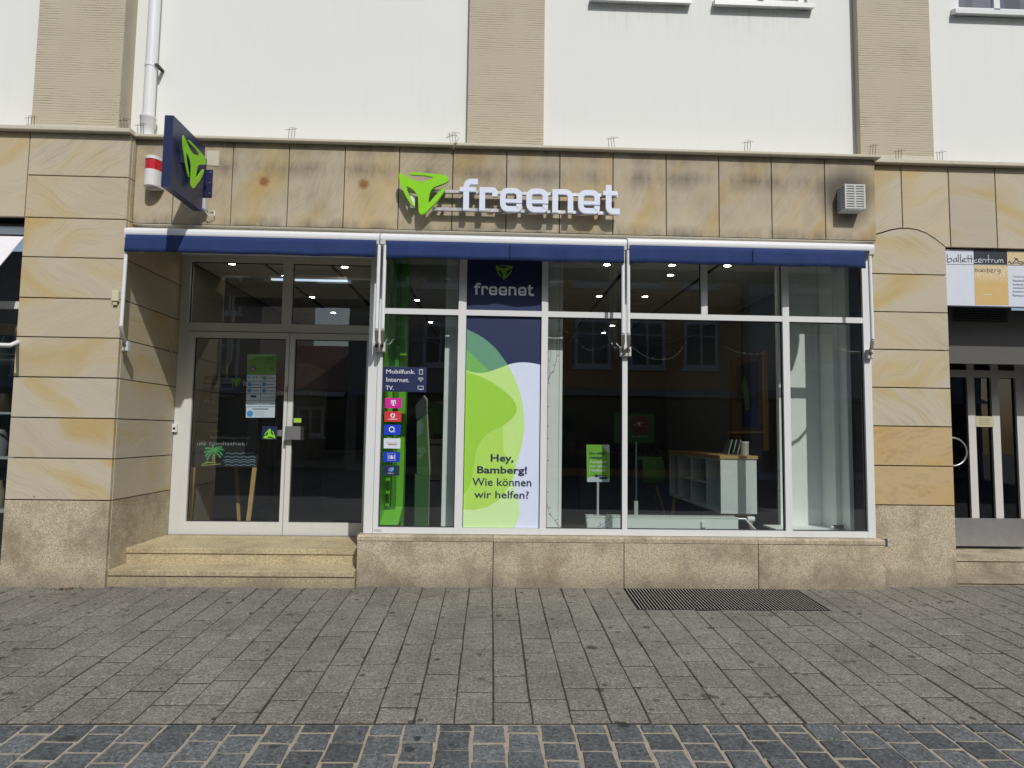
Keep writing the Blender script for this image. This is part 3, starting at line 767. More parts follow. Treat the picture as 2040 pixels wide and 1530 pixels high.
build(MB().box(at(413,303,0)[0], at(437,303,0)[0], -.004, -.0015, at(413,330,0)[1], at(413,300,0)[1]), 'blank_plate', M['trim'], B)

# alarm siren
AS = empty('alarm_siren', (-2.97, 0, 3.37), 'white wall alarm siren box with a red lens left of the box sign', 'siren')
def half_shell(x0, x1, yb, d, z0, z1, seg=10, slope=0.0):
    m = MB(); pr = []
    for k in range(seg+1):
        t = math.pi*k/seg; pr.append(((x0+x1)/2-(x1-x0)/2*math.cos(t), yb-d*math.sin(t)**.6 if 0 < k < seg else yb))
    n = len(pr)
    vs = [(x, y, z0+(slope if y < yb-.02 else 0)*0) for x, y in pr]+[(x, y, z1) for x, y in pr]
    fs = [(i, i+1, n+i+1, n+i) for i in range(n-1)]+[tuple(reversed(range(n))), tuple(range(n, 2*n)), (n-1, 0, n, 2*n-1)]
    return m.add(vs, fs)
xA, xB = -3.030, -2.888
build(half_shell(xA, xB, -.001, .14, 3.395, 3.535), 'siren_case', M['white_pl'], AS)
build(half_shell(xA+.004, xB-.004, -.001, .135, 3.536, 3.627), 'lens', M['red'], AS)
build(half_shell(xA, xB, -.001, .14, 3.628, 3.655), 'siren_cap', M['white_pl'], AS)
build(MB().box(xA+.035, xB-.035, -.08, -.01, 3.384, 3.394), 'sounder_grille', M['grey_pl'], AS)

# vent cover
VC = empty('vent_cover', (3.2, 0, 3.35), 'light grey slotted metal vent box on the sooty right end of the fascia', 'vent')
va = at(1683, 366, -.13); vb = at(1725, 416, -.13)
vx0, vx1, vz0, vz1 = va[0], vb[0], vb[1], va[1]
m = MB(); yv = -.13
rows = 9; hh = (vz1-vz0)
def slotted(face):
    m = MB()
    if face == 'front':
        a0, a1 = vx0, vx1; w3 = (a1-a0)
        cols = [(a0, a0+w3*.08), (a0+w3*.46, a0+w3*.54), (a1-w3*.08, a1)]
        bars = [(a0+w3*.08, a0+w3*.46), (a0+w3*.54, a1-w3*.08)]
        for c in cols: m.box(c[0], c[1], yv, yv+.003, vz0, vz1)
        for k in range(rows+1):
            zc_ = vz0+hh*(.04+.92*k/rows); 
            for bq in bars: m.box(bq[0], bq[1], yv+.0005, yv+.003, zc_-hh*.03, min(vz1, zc_+hh*.032))
    else:
        y0_, y1_ = yv+.003, -.001; d_ = y1_-y0_
        for c in ((y0_, y0_+d_*.1), (y0_+d_*.46, y0_+d_*.54), (y1_-d_*.1, y1_)): m.box(vx0, vx0+.003, c[0], c[1], vz0, vz1)
        for k in range(rows+1):
            zc_ = vz0+hh*(.04+.92*k/rows)
            for bq in ((y0_+d_*.1, y0_+d_*.46), (y0_+d_*.54, y1_-d_*.1)): m.box(vx0+.0005, vx0+.003, bq[0], bq[1], zc_-hh*.03, min(vz1, zc_+hh*.032))
    return m
build(slotted('front'), 'front_grille', M['grey_pl'], VC); build(slotted('side'), 'side_grille', M['grey_pl'], VC)
build(MB().box(vx0+.004, vx1, yv+.004, -.001, vz1-.004, vz1), 'vent_top', M['grey_pl'], VC)
build(MB().box(vx0, vx1, yv+.003, -.001, vz0-.004, vz0), 'vent_base', M['grey_pl'], VC)
build(MB().box(vx1-.003, vx1, yv+.003, -.001, vz0, vz1-.004), 'vent_side', M['grey_pl'], VC)
build(MB().box(vx0+.01, vx1-.01, yv+.02, -.001, vz0+.01, vz1-.01), 'vent_core', M['grime'], VC)

# downpipe
dpb = at(292, 262, .12); DPx = at(299, 130, .12)[0]
DP = empty('downpipe', (DPx, .12, 3.92), 'white enamelled rainwater downpipe running down beside the left pilaster', 'pipe')
r0 = .050
dx = (at(296,225,.12)[0]-at(299,130,.12)[0])
build(MB().tube([(DPx,.14,4.06),(DPx,.14,8.3)], r0, 20), 'pipe', M['awn'], DP)
build(MB().tube([(DPx,.14,3.926),(DPx,.14,4.02),(DPx,.14,4.03),(DPx,.14,4.10),(DPx,.14,4.105),(DPx,.14,4.12)], [.054,.054,.063,.065,.070,.070], 20), 'socket', M['awn'], DP)
for zz in (4.60, 6.2):
    build(MB().tube([(DPx,.14,zz-.012),(DPx,.14,zz+.012)], r0+.004, 20), 'pipe_clip', M['awn'], DP)
    build(MB().box(DPx+r0, DPx+r0+.03, .10, .219, zz-.008, zz+.008), 'clip_bolt', M['grime'], DP)

# ------------------------------------------------------------------ awnings
yA = -.20
def cassette_profile(z0=2.938, z1=2.997):
    p = [(.06,z0+.004),(.06,z1+.03),(yA+.07,z1+.02)]
    for k in range(7):
        t = math.pi/2+math.pi/2*k/6*1.0; p.append((yA+.03+.03*math.cos(t), z1-.028+.03*math.sin(t)))
    p += [(yA, z0+.012), (yA+.004, z0), (yA+.03, z0)]
    return p
def valance(x0, x1, zt, zbm):
    "hanging cloth edge with small ripples and a seam"
    N = 90; m = MB(); vs = []; fs = []
    ph = random.uniform(0, 6)
    for i in range(N+1):
        t = i/N; x = x0+(x1-x0)*t
        for j in range(5):
            s = j/4
            rip = .011*s*math.sin(t*31+ph)*math.sin(t*5.3+ph)+.005*s*math.sin(t*77+ph*2)*math.sin(t*9+1)
            vs.append((x, yA-.004-.010*s+rip, zt+(zbm-zt)*s+.0025*s*math.sin(t*19+ph)))
    n0 = len(vs)
    vs += [(x, y+.003, z) for x, y, z in vs]
    for i in range(N):
        for j in range(4):
            a = i*5+j; fs += [(a, a+1, a+6, a+5), (n0+a, n0+a+5, n0+a+6, n0+a+1)]
    for i in range(N): fs += [(i*5, i*5+5, n0+i*5+5, n0+i*5), (i*5+4, n0+i*5+4, n0+i*5+9, i*5+9)]
    fs += [tuple(range(0,5))+tuple(reversed(range(n0,n0+5)))]
    return m.add(vs, fs, True)
def arm(x, xb, ztop, zmid, zb_, T, yb, ym=-.19):
    build(MB().tube([(x,ym+.01,ztop),(x+.0,ym,zmid)], .0155, 10), 'arm', M['awn'], T)
    build(MB().tube([(x,ym,zmid),(x+(xb-x)*.5,(ym+yb)/2-.02,(zmid+zb_)/2-.01),(xb,yb-.03,zb_+.03)], [.017,.015,.013], 10), 'arm_elbow', M['arm'], T)
    br = build(MB().box(xb-.025, xb+.025, yb-.045, yb-.001, zb_-.045, zb_+.04, .006), 'arm_bracket', M['arm'], T)
    build(MB().cyl_y(xb, zb_+.005, .014, yb-.056, yb-.0455, 12), 'bolt', M['grime'], br)
    build(MB().cyl_y(xb, zb_-.028, .006, yb-.050, yb-.0455, 8), 'bolt', M['grime'], br)
AW = [(-3.105,-.966,-3.085,-.990,'blue awning cassette over the recessed door, leftmost of the three'),
      (-.962,1.156,-.905,1.128,'blue awning cassette over the tall printed banner window, middle of the three'),
      (1.160,3.330,1.176,3.243,'blue awning cassette over the wide right windows beside the vent box')]
zj = at(755, 655, -.19)[1]; zbk = at(757, 692, YF)[1]
for i, (xa, xb, va_, vb_, lab) in enumerate(AW):
    T = empty('awning', ((xa+xb)/2, 0, 2.8), lab, 'awning', 'blue awnings retracted above the shop front')
    dz = (0, .0, .010)[i]
    build(MB().xprof(cassette_profile(2.938+dz, 2.997+dz), xa+.003, xb-.003), 'cassette', M['awn'], T)
    build(valance(va_, vb_, 2.936+dz, 2.788+dz-.004*i), 'valance', M['blue'], T)
    sx_ = va_+(vb_-va_)*.52
    build(MB().box(sx_-.004, sx_+.004, yA-.0215, yA-.0195, 2.82+dz, 2.93+dz), 'seam', M['blue'], T)
    build(MB().xprof([(yA+.01,2.936),(yA+.01,2.9),(yA+.05,2.885),(yA+.16,2.89),(yA+.2,2.936)], va_+.01, vb_-.01), 'front_bar', M['arm'], T)
    for xe, s in ((xa+.003, 1), (xb-.003, -1)):
        build(MB().xprof([(yA-.0,2.936+dz),(yA+.003,2.905+dz),(yA+.05,2.875+dz),(yA+.2,2.88+dz),(.05,2.936+dz)], min(xe, xe+s*.045), max(xe, xe+s*.045)), 'end_cap', M['arm'], T)
    if i == 0: arm(-3.085, -3.1, 2.90, at(255,650,-.19)[1], at(262,690,-.05)[1], T, YL-.0+.03); arm(at(753,560,-.19)[0], at(752,692,YF)[0], 2.90, zj, zbk, T, YF-.004)
    if i == 1: arm(at(765,560,-.19)[0], at(763,692,YF)[0], 2.90, zj, zbk, T, YF-.004); arm(at(1241.5,560,-.19)[0], at(1239.5,700,YF)[0], 2.90, zj+.0, zbk, T, YF)
    if i == 2: arm(at(1252,560,-.19)[0], at(1250,700,YF)[0], 2.90, zj, zbk, T, YF); arm(at(1735,560,-.19)[0], at(1729,706,YF)[0], 2.90, at(1737,676,-.19)[1], at(1729,706,YF)[1], T, YF)
# neighbour's white awning at the left edge
TN = empty('white_awning', (-4.4, -.1, 2.8), 'white half lowered awning of the neighbouring shop at the left edge', 'awning')
za1 = at(20, 448, -.15)[1]; za0 = at(20, 466, -.15)[1]
za1 = at(20,449,0)[1]; za0 = at(20,467,0)[1]; zc1 = at(40,471,0)[1]
build(MB().xprof([(0,za0),(0,za1-.01),(.01,za1),(.09,za1),(.09,za0)], -6.4, -4.055), 'cassette', M['alu'], TN)
c1 = at(45, 470, -.17); c2 = at(0, 525, -.45)
m = MB(); sl = [(.0, zc1), (-.52, zc1-.66)]
m.add([(-6.3,sl[0][0],sl[0][1]),(-4.06,sl[0][0],sl[0][1]),(-4.06,sl[1][0],sl[1][1]),(-6.3,sl[1][0],sl[1][1]),(-6.3,sl[0][0]+.004,sl[0][1]-.004),(-4.06,sl[0][0]+.004,sl[0][1]-.004),(-4.06,sl[1][0]+.004,sl[1][1]-.004),(-6.3,sl[1][0]+.004,sl[1][1]-.004)],
      [(0,3,2,1),(4,5,6,7),(0,1,5,4),(1,2,6,5),(2,3,7,6),(3,0,4,7)])
build(m, 'cloth', M['cloth_white'], TN)
pz = [at(0, 686, -.3), at(20, 688, -.3), at(33, 678, -.05)]
build(MB().tube([(-5.5,-.3,pz[0][1]),(pz[1][0],-.3,pz[1][1]),(XL0-.02,-.0,pz[2][1])], .018, 10), 'arm', M['awn'], TN)

# ------------------------------------------------------------------ printed films on the glass
def film(name, poly, Y, mat, par, th=.0006): return build(MB().prism(poly, Y-th, Y-.0001), name, mat, par)
BN = empty('window_banner', (.11, YG, .49), 'tall printed banner filling the second window with green waves and Bamberg greeting', 'banner')
yb_ = YG-.007
col = dict(nv=M['navy_film'], lav=pm('lavender_print', (.64,.71,.88)), teal=pm('teal_print', (.115,.30,.19)), gr=pm('mid_green_print', (.16,.44,.10)),
           lt=pm('pale_lime_print', (.50,.75,.235)), vv=pm('vivid_green_print', (.31,.61,.050)), md=pm('soft_green_print', (.41,.69,.11)), pale=pm('mint_print', (.56,.79,.375)), ink=pm('ink_navy', (.02,.03,.075)))
xa, xb = px['a1']+.006, px['b0']-.006
film('upper_print', [(xa,ZT1+.006),(xb,ZT1+.006),(xb,3.014),(xa,3.014)], yb_, col['nv'], BN)
zlo, zhi = ZS1+.002, ZT0-.006
film('lower_print', [(xa,zlo),(xb,zlo),(xb,zhi),(xa,zhi)], yb_, col['nv'], BN)
def clipx(poly):
    return [(min(max(x, xa+.0005), xb-.0005), min(max(z, zlo+.0005), zhi)) for x, z in poly]
def A6(l): return [(700+a/3.709, 480+b/3.709) for a, b in l]
def A7(l): return [(700+a/3.709, 790+b/3.709) for a, b in l]
def shape(nm, pts, k, mt): 
    pp = clipx([at(p[0], p[1], yb_) for p in pts]); o = [pp[0]]
    for q in pp[1:]:
        if (Vector(q)-Vector(o[-1])).length > .0008: o.append(q)
    film(nm, o, yb_-.0006*k, mt, BN)
lavtop = smooth_poly(A6([(830,950),(900,970),(960,976),(1020,965),(1100,937),(1158,915),(1210,902),(1270,897),(1330,902),(1410,917)]), 3, False)
shape('wave_print', lavtop+[(1090,1080),(900,1080)], 1, col['lav'])
arc1 = smooth_poly(A6([(836,645),(930,690),(1000,735),(1070,800),(1120,865),(1158,918)]), 3, False)
low = smooth_poly(A6([(1158,915),(1100,937),(1020,965),(960,976),(900,970),(830,950)]), 3, False)
shape('wave_print', arc1+low[1:], 2, col['teal'])
shape('wave_print', smooth_poly(A6([(836,795),(900,845),(960,905),(1020,965)]), 3, False)+smooth_poly(A6([(1020,966),(960,976),(900,970),(830,950)]), 3, False)[1:], 3, col['gr'])
ltr = smooth_poly(A6([(1158,916),(1200,1000),(1240,1100),(1265,1200),(1277,1330)])+A7([(1276,180),(1278,230),(1265,330),(1240,430),(1215,520),(1200,600),(1196,650),(1205,700),(1230,760),(1243,830),(1235,890),(1215,940),(1188,985)]), 3, False)
shape('wave_print', ltr+[(900,1075)]+lavtop[:15], 2.5, col['lt'])
shape('wave_print', A7([(822,832),(900,838),(1000,818),(1080,770),(1140,700),(1190,605),(1200,640),(1206,700),(1230,760),(1242,830),(1234,890),(1214,940),(1186,985)])+[(900,1075)], 3.3, col['pale'])
vr = smooth_poly(A6([(830,955),(900,985),(960,1005),(1040,1045),(1130,1110),(1190,1165),(1218,1220),(1218,1265)])+A7([(1195,150),(1120,215),(1040,250),(980,300),(935,370),(915,440),(905,530),(890,600),(860,680),(815,755)]), 3, False)
shape('wave_print', vr, 5, col['vv'])
shape('wave_print', A7([(1120,215),(1122,400),(1200,520),(1190,605),(1140,700),(1080,770),(1000,818),(900,838),(815,832),(815,755)])+A7([(860,680),(890,600),(905,530),(915,440),(935,370),(980,300),(1040,250)]), 4, col['md'])
def t7(s, a, b, bold=0, k=7): return txt(s, A7([a])[0], A7([b])[0], yb_-.0006*k, col['ink'], BN, .0008, bold)
t7('Hey,', (1030,425), (1198,500), .025); t7('Bamberg!', (930,512), (1298,588), .025); t7('Wie können', (893,600), (1330,664), .010); t7('wir helfen?', (908,694), (1312,755), .010)
ea = A6([(1130,232)])[0]; c_ = at(ea[0], ea[1], yb_)
build(emblem(c_[0], c_[1], .155, yb_-.0014, yb_-.0007), 'emblem', pm('olive_green_print', (.22,.46,.05)), BN)
p0 = at(*A6([(905,398)])[0], yb_); p1 = at(*A6([(1348,405)])[0], yb_)
mw = MB()
for m in word_strokes(p0[0], (p0[1]+p1[1])/2, (p1[0]-p0[0])/1230.0, yb_-.0016, yb_-.0007): mw.add(m.v, m.f)
build(mw, 'lettering', pm('white_print', (.88,.89,.93)), BN)

def rrect(x0, x1, z0, z1, r, n=4):
    p = []
    for cx, cz, a0 in ((x1-r,z0+r,-90),(x1-r,z1-r,0),(x0+r,z1-r,90),(x0+r,z0+r,180)):
        for k in range(n+1): a = R(a0+90*k/n); p.append((cx+r*math.cos(a), cz+r*math.sin(a)))
    return p
yst = YG-.001
wht = pm('white_ink', (.75,.78,.82))
def sticker(label, a, b, mat, group='carrier stickers on the first window', r=.006):
    x0, z1 = at(a[0], a[1], yst); x1, z0 = at(b[0], b[1], yst)
    o = build(MB().prism(rrect(x0, x1, z0, z1, r), yst-.0008, yst), 'sticker', mat, None, None, label, 'sticker', group); return o
S = empty('info_sticker', (-.77, yst, 1.66), 'navy window sticker listing Mobilfunk, Internet and TV with small icons', 'sticker')
x0, z1 = at(763.5, 730.5, yst); x1, z0 = at(849, 781.5, yst)
build(MB().prism(rrect(x0, x1, z0, z1, .01), yst-.0008, yst), 'film', M['navy_film'], S)
def Z(a, b): return (740+a/5.8875, 700+b/5.8875)
for t_, a, b in (('Mobilfunk.', (175,210), (512,265)), ('Internet.', (175,305), (444,361)), ('TV.', (168,402), (260,453))): txt(t_, Z(*a), Z(*b), yst-.0009, wht, S)
def icon(paths, wd=.0035):
    m = MB()
    for k, p in enumerate(paths): m.ribbon([at(*Z(*q), yst) for q in p], wd, yst-.0018-k*.0001, yst-.0009)
    build(m, 'icon', wht, S)
icon([[(562,212),(600,212)], [(600,208),(600,272)], [(602,268),(562,268)], [(562,270),(562,210)], [(574,218),(590,218)]])
icon([smooth_poly([(545,325),(560,312),(578,307),(596,312),(612,325)],3,False), smooth_poly([(556,335),(566,326),(578,322),(590,326),(602,335)],3,False), smooth_poly([(566,344),(578,337),(590,344)],3,False), [(573,354),(585,354)]])
icon([[(544,408),(610,408)], [(608,404),(608,446)], [(612,442),(546,442)], [(546,446),(546,404)], [(562,450),(596,450)]])
st_ = [('magenta carrier sticker with white letter T, top of the column', (161,545),(353,668),(.58,.012,.30)),
       ('red carrier sticker with white speech mark ring, second from top', (155,702),(348,826),(.60,.03,.045)),
       ('blue carrier sticker with white O2, third from top', (150,858),(343,980),(.003,.045,.55)),
       ('white carrier sticker with faint grey, orange and green print', (146,1018),(338,1140),(.66,.70,.80)),
       ('blue carrier sticker reading 1&1 inside a thin square', (141,1177),(331,1300),(.006,.035,.48)),
       ('dark navy carrier sticker with rainbow leaf mark, lowest one', (136,1336),(326,1458),(.012,.025,.07))]
so_ = []
for i, (lb, a, b, c) in enumerate(st_): so_.append(sticker(lb, Z(*a), Z(*b), pm('sticker_print', c)))
k9 = yst-.0009
def zt_(s, a, b, par, mat=wht, bold=0): return txt(s, Z(*a), Z(*b), k9, mat, par, .0007, bold)
m = MB(); m.prism([at(*Z(*q), k9) for q in [(230,572),(285,572),(285,600),(275,600),(272,582),(264,582),(264,628),(274,638),(238,638),(248,628),(248,582),(241,582),(238,600),(230,600)]], k9-.0007, k9-.0001)
build(m, 'mark', wht, so_[0])
for q in ((228,605),(278,605)): build(MB().prism([at(*Z(*r_), k9) for r_ in (q,(q[0]+10,q[1]),(q[0]+10,q[1]+12),(q[0],q[1]+12))], k9-.0007, k9-.0001), 'mark', wht, so_[0])
cx_, cz_ = at(*Z(250,752), k9)
build(MB().cyl_y(cx_, cz_, .021, k9-.0006, k9-.0001), 'mark', wht, so_[1])
rd = so_[1].data.materials[0]
build(MB().prism(smooth_poly([(cx_-.011,cz_-.004),(cx_-.007,cz_+.008),(cx_+.006,cz_+.018),(cx_+.005,cz_+.010),(cx_+.011,cz_),(cx_+.004,cz_-.011),(cx_-.006,cz_-.011)],2), k9-.0012, k9-.0007), 'mark', rd, so_[1])
zt_('vodafone', (195,785), (306,802), so_[1], wht, .02)
cx_, cz_ = at(*Z(238,915), k9)
m = MB(); ring = [(cx_+.021*math.cos(t*math.pi/12), cz_+.021*math.sin(t*math.pi/12)) for t in range(25)]
m.ribbon(ring, .009, k9-.0007, k9-.0001); build(m, 'mark', wht, so_[2]); zt_('2', (262,928), (278,950), so_[2], wht, .02)
zt_('DianaTv', (172,1060), (308,1085), so_[3], pm('faint_grey_ink', (.38,.40,.48)))
for q, c in (((195,1083,250,1100),(.62,.22,.12)), ((252,1083,298,1100),(.12,.45,.22))):
    a = at(*Z(q[0],q[1]), k9); b = at(*Z(q[2],q[3]), k9); build(MB().box(a[0], b[0], k9-.0006, k9-.0001, b[1], a[1]), 'mark', pm('band_print', c), so_[3])
zt_('1&1', (203,1215), (270,1262), so_[4], wht, .035)
m = MB()
for k, p in enumerate(([(190,1197),(280,1197)], [(280,1195),(280,1280)], [(282,1279),(190,1279)], [(190,1281),(190,1195)])): m.ribbon([at(*Z(*q), k9) for q in p], .0016, k9-.0006-.0001*k, k9-.0001)
build(m, 'mark', wht, so_[4])
for pts, c in (([(195,1402),(205,1370),(230,1358),(245,1362),(228,1395),(222,1408)],(.35,.08,.55)), ([(222,1410),(232,1385),(250,1358),(262,1372),(258,1395),(235,1410)],(.05,.55,.50)), ([(196,1402),(214,1392),(236,1404),(222,1411)],(.02,.20,.75))):
    build(MB().prism(smooth_poly([at(*Z(*q), k9) for q in pts], 2), k9-.0006-.0001*random.random(), k9-.0001), 'mark', pm('leaf_print', c), so_[5])
zt_('MOBILTV', (195,1424), (262,1436), so_[5], wht, .01)

# door glass prints
yds = YD+.019
def Zd(a, b): return (480+a/10.2, 690+b/10.2)
SH = empty('door_poster', (-2.2, yds, 1.45), 'green and pale blue information sheet grid taped inside the left door glass', 'poster')
def dpoly(pts, k, mt, nm, par=SH): return build(MB().prism([at(*Zd(*q), yds) for q in pts], yds-.0007*k-.0006, yds-.0007*k), nm, mt, par)
g1 = pm('leaf_green_paper', (.13,.30,.06)); g2 = pm('pale_blue_paper', (.42,.52,.58)); b1 = pm('sky_blue_ink', (.06,.22,.48)); ink = pm('grey_ink', (.10,.12,.14))
dpoly([(130,155),(728,150),(716,575),(122,575)], 0, g1, 'green_sheet')
dpoly([(140,160),(725,158),(722,190),(300,215),(138,290)], 1, pm('mint_paper', (.22,.40,.18)), 'wave_print')
c_ = at(*Zd(243,458), yds); build(MB().cyl_y(c_[0], c_[1], .03, yds-.0015, yds-.0007), 'seal', pm('violet_seal', (.09,.08,.13)), SH)
build(MB().cyl_y(c_[0], c_[1], .018, yds-.0023, yds-.0016), 'seal', pm('pale_violet_seal', (.28,.26,.36)), SH)
dpoly([(600,430),(652,430),(650,478),(598,478)], 1, ink, 'mark')
for q in ((500,240,650,252),(500,262,650,272),(500,300,650,308),(500,322,650,330)): dpoly([(q[0],q[1]),(q[2],q[1]),(q[2],q[3]),(q[0],q[3])], 1, pm('dark_green_ink', (.07,.17,.04)), 'text_line')
rowsz = [(580,702),(712,830),(842,960),(970,1092),(1100,1222)]
for ri, (ra_, rb_) in enumerate(rowsz):
    for ci, (ca, cb) in enumerate(((122,408),(416,716))):
        sh = -ri*4.5
        o = dpoly([(ca+sh,ra_),(cb+sh,ra_),(cb+sh-4,rb_),(ca+sh-4,rb_)], 0, g2, 'info_card')
        if ri in (1, 2) or (ri == 0 and ci == 1):
            c_ = at(*Zd(ca+sh+60,(ra_+rb_)/2), yds); build(MB().cyl_y(c_[0], c_[1], .021, yds-.0014, yds-.0007, 16), 'mark', b1 if ri else pm('teal_ink', (.10,.28,.28)), o)
            dpoly([(ca+sh+110,(ra_+rb_)/2-4),(cb+sh-35,(ra_+rb_)/2-4),(cb+sh-35,(ra_+rb_)/2+12),(ca+sh+110,(ra_+rb_)/2+12)], 1, ink, 'text_line', o)
        elif ri == 0:
            for q in (145, 235, 300): dpoly([(q,612),(q+34,612),(q+34,642),(q,642)], 1, ink, 'mark', o)
        elif ri == 3 and ci == 0: dpoly([(195,995),(312,995),(312,1038),(193,1038)], 1, pm('dark_slate_ink', (.03,.04,.06)), 'mark', o)
        else: dpoly([(ca+sh+20,(ra_+rb_)/2+10),(cb+sh-30,(ra_+rb_)/2+10),(cb+sh-30,(ra_+rb_)/2+22),(ca+sh+20,(ra_+rb_)/2+22)], 1, ink, 'text_line', o)
o = dpoly([(106,1232),(694,1232),(686,1448),(100,1448)], 0, g2, 'info_card')
c_ = at(*Zd(183,1368), yds); build(MB().cyl_y(c_[0], c_[1], .032, yds-.0014, yds-.0007), 'mark', b1, o)
dpoly([(235,1262),(560,1262),(558,1285),(235,1285)], 1, ink, 'text_line', o)
for zz in range(1320, 1420, 22): dpoly([(285,zz),(480,zz),(480,zz+6),(285,zz+6)], 1, pm('pale_ink', (.30,.36,.40)), 'text_line', o)
def dst(a, b, mt, lb): 
    p = at(a[0], a[1], yds); q = at(b[0], b[1], yds)
    return build(MB().box(p[0], q[0], yds-.0008, yds, q[1], p[1]), 'sticker', mt, None, None, lb, 'sticker')
o = dst((580.5,833), (600,842), pm('lime_sticker', (.36,.60,.06)), 'small lime green sticker on the right door glass above its handle')
EMd = emblem(*at(471, 762, yds), .10, yds-.001, yds); build(EMd, 'glass_decal', pm('dim_green_decal', (.10,.24,.05)), None, None, 'small green emblem decal on the left door glass', 'decal')
txt('fr', (484,758), (493,768), yds, pm('dim_white_decal', (.4,.4,.42)), D1, name='lettering')
# door contact box on the frame
DC = empty('door_switch', (-3.1, YD, 1.33), 'small white key switch box on the left door frame', 'switch')
a = at(342, 845, YD-.03); b = at(351.5, 861, YD-.03); build(MB().box(a[0], b[0], YD-.032, YD-.001, b[1], a[1], .003), 'switch_case', M['white_pl'], DC)
c_ = at(347, 853.5, YD-.03); build(MB().box(c_[0]-.012, c_[0]+.012, YD-.035, YD-.0325, c_[1]-.010, c_[1]+.010), 'button', M['black'], DC)
# small wall bits
BRK = empty('wall_box', (-3.29, YL, 2.40), 'small cream plastic junction box on the left stone pillar', 'junction box')
a = at(222, 579, YL-.03); b = at(235, 600, YL-.03); build(MB().box(a[0], b[0], YL-.03, YL-.001, b[1], a[1], .004), 'box_case', pm('cream_plastic', (.62,.58,.40)), BRK)
build(MB().box(a[0]+.01, b[0]-.015, YL-.02, YL-.001, b[1]-.03, b[1]-.002), 'broken_cover', pm('cream_plastic_b', (.55,.5,.33)), BRK)
CR = build(MB().tube([at(280,513,.25)[:1]+(.25,)+at(280,513,.25)[1:], at(350,727,.9)[:1]+(.9,)+at(350,727,.9)[1:]], .005, 6), 'crank_rod', M['alu'], None, None, 'thin metal awning crank rod hanging slanted in the door recess', 'crank rod')
SG = empty('corner_tag', (3.5, YR, .4), 'small dark blue metal tag at the right end of the window ledge', 'tag')
a = at(1757, 1073, .03); b = at(1767.5, 1089, .03); build(MB().box(a[0], b[0], .02, .03, b[1], a[1], .001), 'tag_plate', pm('slate_blue', (.05,.07,.13)), SG)
# anti-bird wires on the cornices
def bird_wire(pxx, pyy, Y, lab, lean=0, n=3):
    x, z = at(pxx, pyy+8, Y); z = 3.888
    T = empty('bird_wire', (x, Y, z), lab, 'bird wire', 'bird wires along the cornice')
    m = MB()
    for k in range(n):
        xx = x-.025+.025*k; m.tube([(xx,Y,z-.02),(xx+.004*lean,Y-.01,z+.085)], .0022, 5, cap=False)
    build(m, 'upright', M['wire'], T); m = MB()
    m.tube([(x-.055,Y-.006,z+.070),(x+.03,Y-.006,z+.078)], .0016, 5, cap=False); m.tube([(x-.01,Y-.02,z+.088),(x+.055,Y-.014,z+.082)], .0016, 5, cap=False)
    build(m, 'cross_wire', M['wire'], T)
bw = [(62,240,-.11,'rusty bird wire on the cornice at the far left'), (249,248,-.11,'bird wire on the cornice left of the downpipe foot'), (281,252,-.03,'bird wire right at the downpipe foot'), (580,265,-.03,'bird wire on the cornice between box sign and middle pilaster'),
      (903,278,-.03,'bird wire left of the middle pilaster foot'), (1219,288,-.03,'bird wire above the end of the white sign letters'), (1488,294,-.03,'bird wire halfway between sign and right pilaster'), (1737,299,-.03,'bird wire above the vent box'),
      (1790,312,.06,'bent bird wire at the right pilaster foot'), (1873,314,.06,'bird wire above the ballet doorway')]
for a, b, c, l in bw: bird_wire(a, b, c, l, random.uniform(-3, 3))
x, z = at(905, 290, -.05); build(MB().tube([(x-.07,-.05,3.925),(x-.02,-.065,3.94),(x+.03,-.075,3.935),(x+.04,-.075,3.905),(x,-.07,3.86),(x-.01,-.03,3.83)], .006, 8), 'cable_loop', M['white_pl'], None, None, 'short loop of white cable hooked over the cornice edge', 'cable')

# ------------------------------------------------------------------ grate over the cellar light well
GR = empty('light_well_grate', ((XG0+XG1)/2, -.3, -.02), 'dark steel bar grate set into the paving below the right windows', 'grate')
fm = MB(); t = .007
def gbox(m, xa, xb, ya, yb, h=.018, dz=0.0):
    m.add([(xa,ya,gz(ya)-h+dz),(xb,ya,gz(ya)-h+dz),(xb,yb,gz(yb)-h+dz),(xa,yb,gz(yb)-h+dz),(xa,ya,gz(ya)+dz),(xb,ya,gz(ya)+dz),(xb,yb,gz(yb)+dz),(xa,yb,gz(yb)+dz)], [(0,3,2,1),(4,5,6,7),(0,1,5,4),(1,2,6,5),(2,3,7,6),(3,0,4,7)])
for q in ((XG0-.005,XG1+.005,YG0-.006,YG0), (XG0-.005,XG1+.005,-.012,-.004), (XG0-.005,XG0,YG0,-.012), (XG1,XG1+.005,YG0,-.012)): gbox(fm, *q, .04, .001)
build(fm, 'grate_frame', M['iron'], GR)
gb = MB(); gbox(gb, 0, .0075, YG0+.001, -.013, .026); gb.v = [(x, y, z) for x, y, z in gb.v]
nb = 56; first = None
for k in range(nb):
    xk = XG0+.008+(XG1-XG0-.024)*k/(nb-1)
    if first is None: m = MB(); gbox(m, xk, xk+.0062, YG0+.001, -.013, .026); first = build(m, 'grate_bar', M['iron'], GR); first.data.materials.append(M['iron_top']); first.data.polygons[1].material_index = 1  # top face coloured as sunlit, the sides as shaded
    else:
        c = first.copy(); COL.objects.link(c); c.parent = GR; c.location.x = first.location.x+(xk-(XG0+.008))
for yy in (-.15, -.29, -.43): m = MB(); gbox(m, XG0+.001, XG1-.001, yy, yy+.004, .01, -.012); build(m, 'cross_bar', M['iron'], GR)
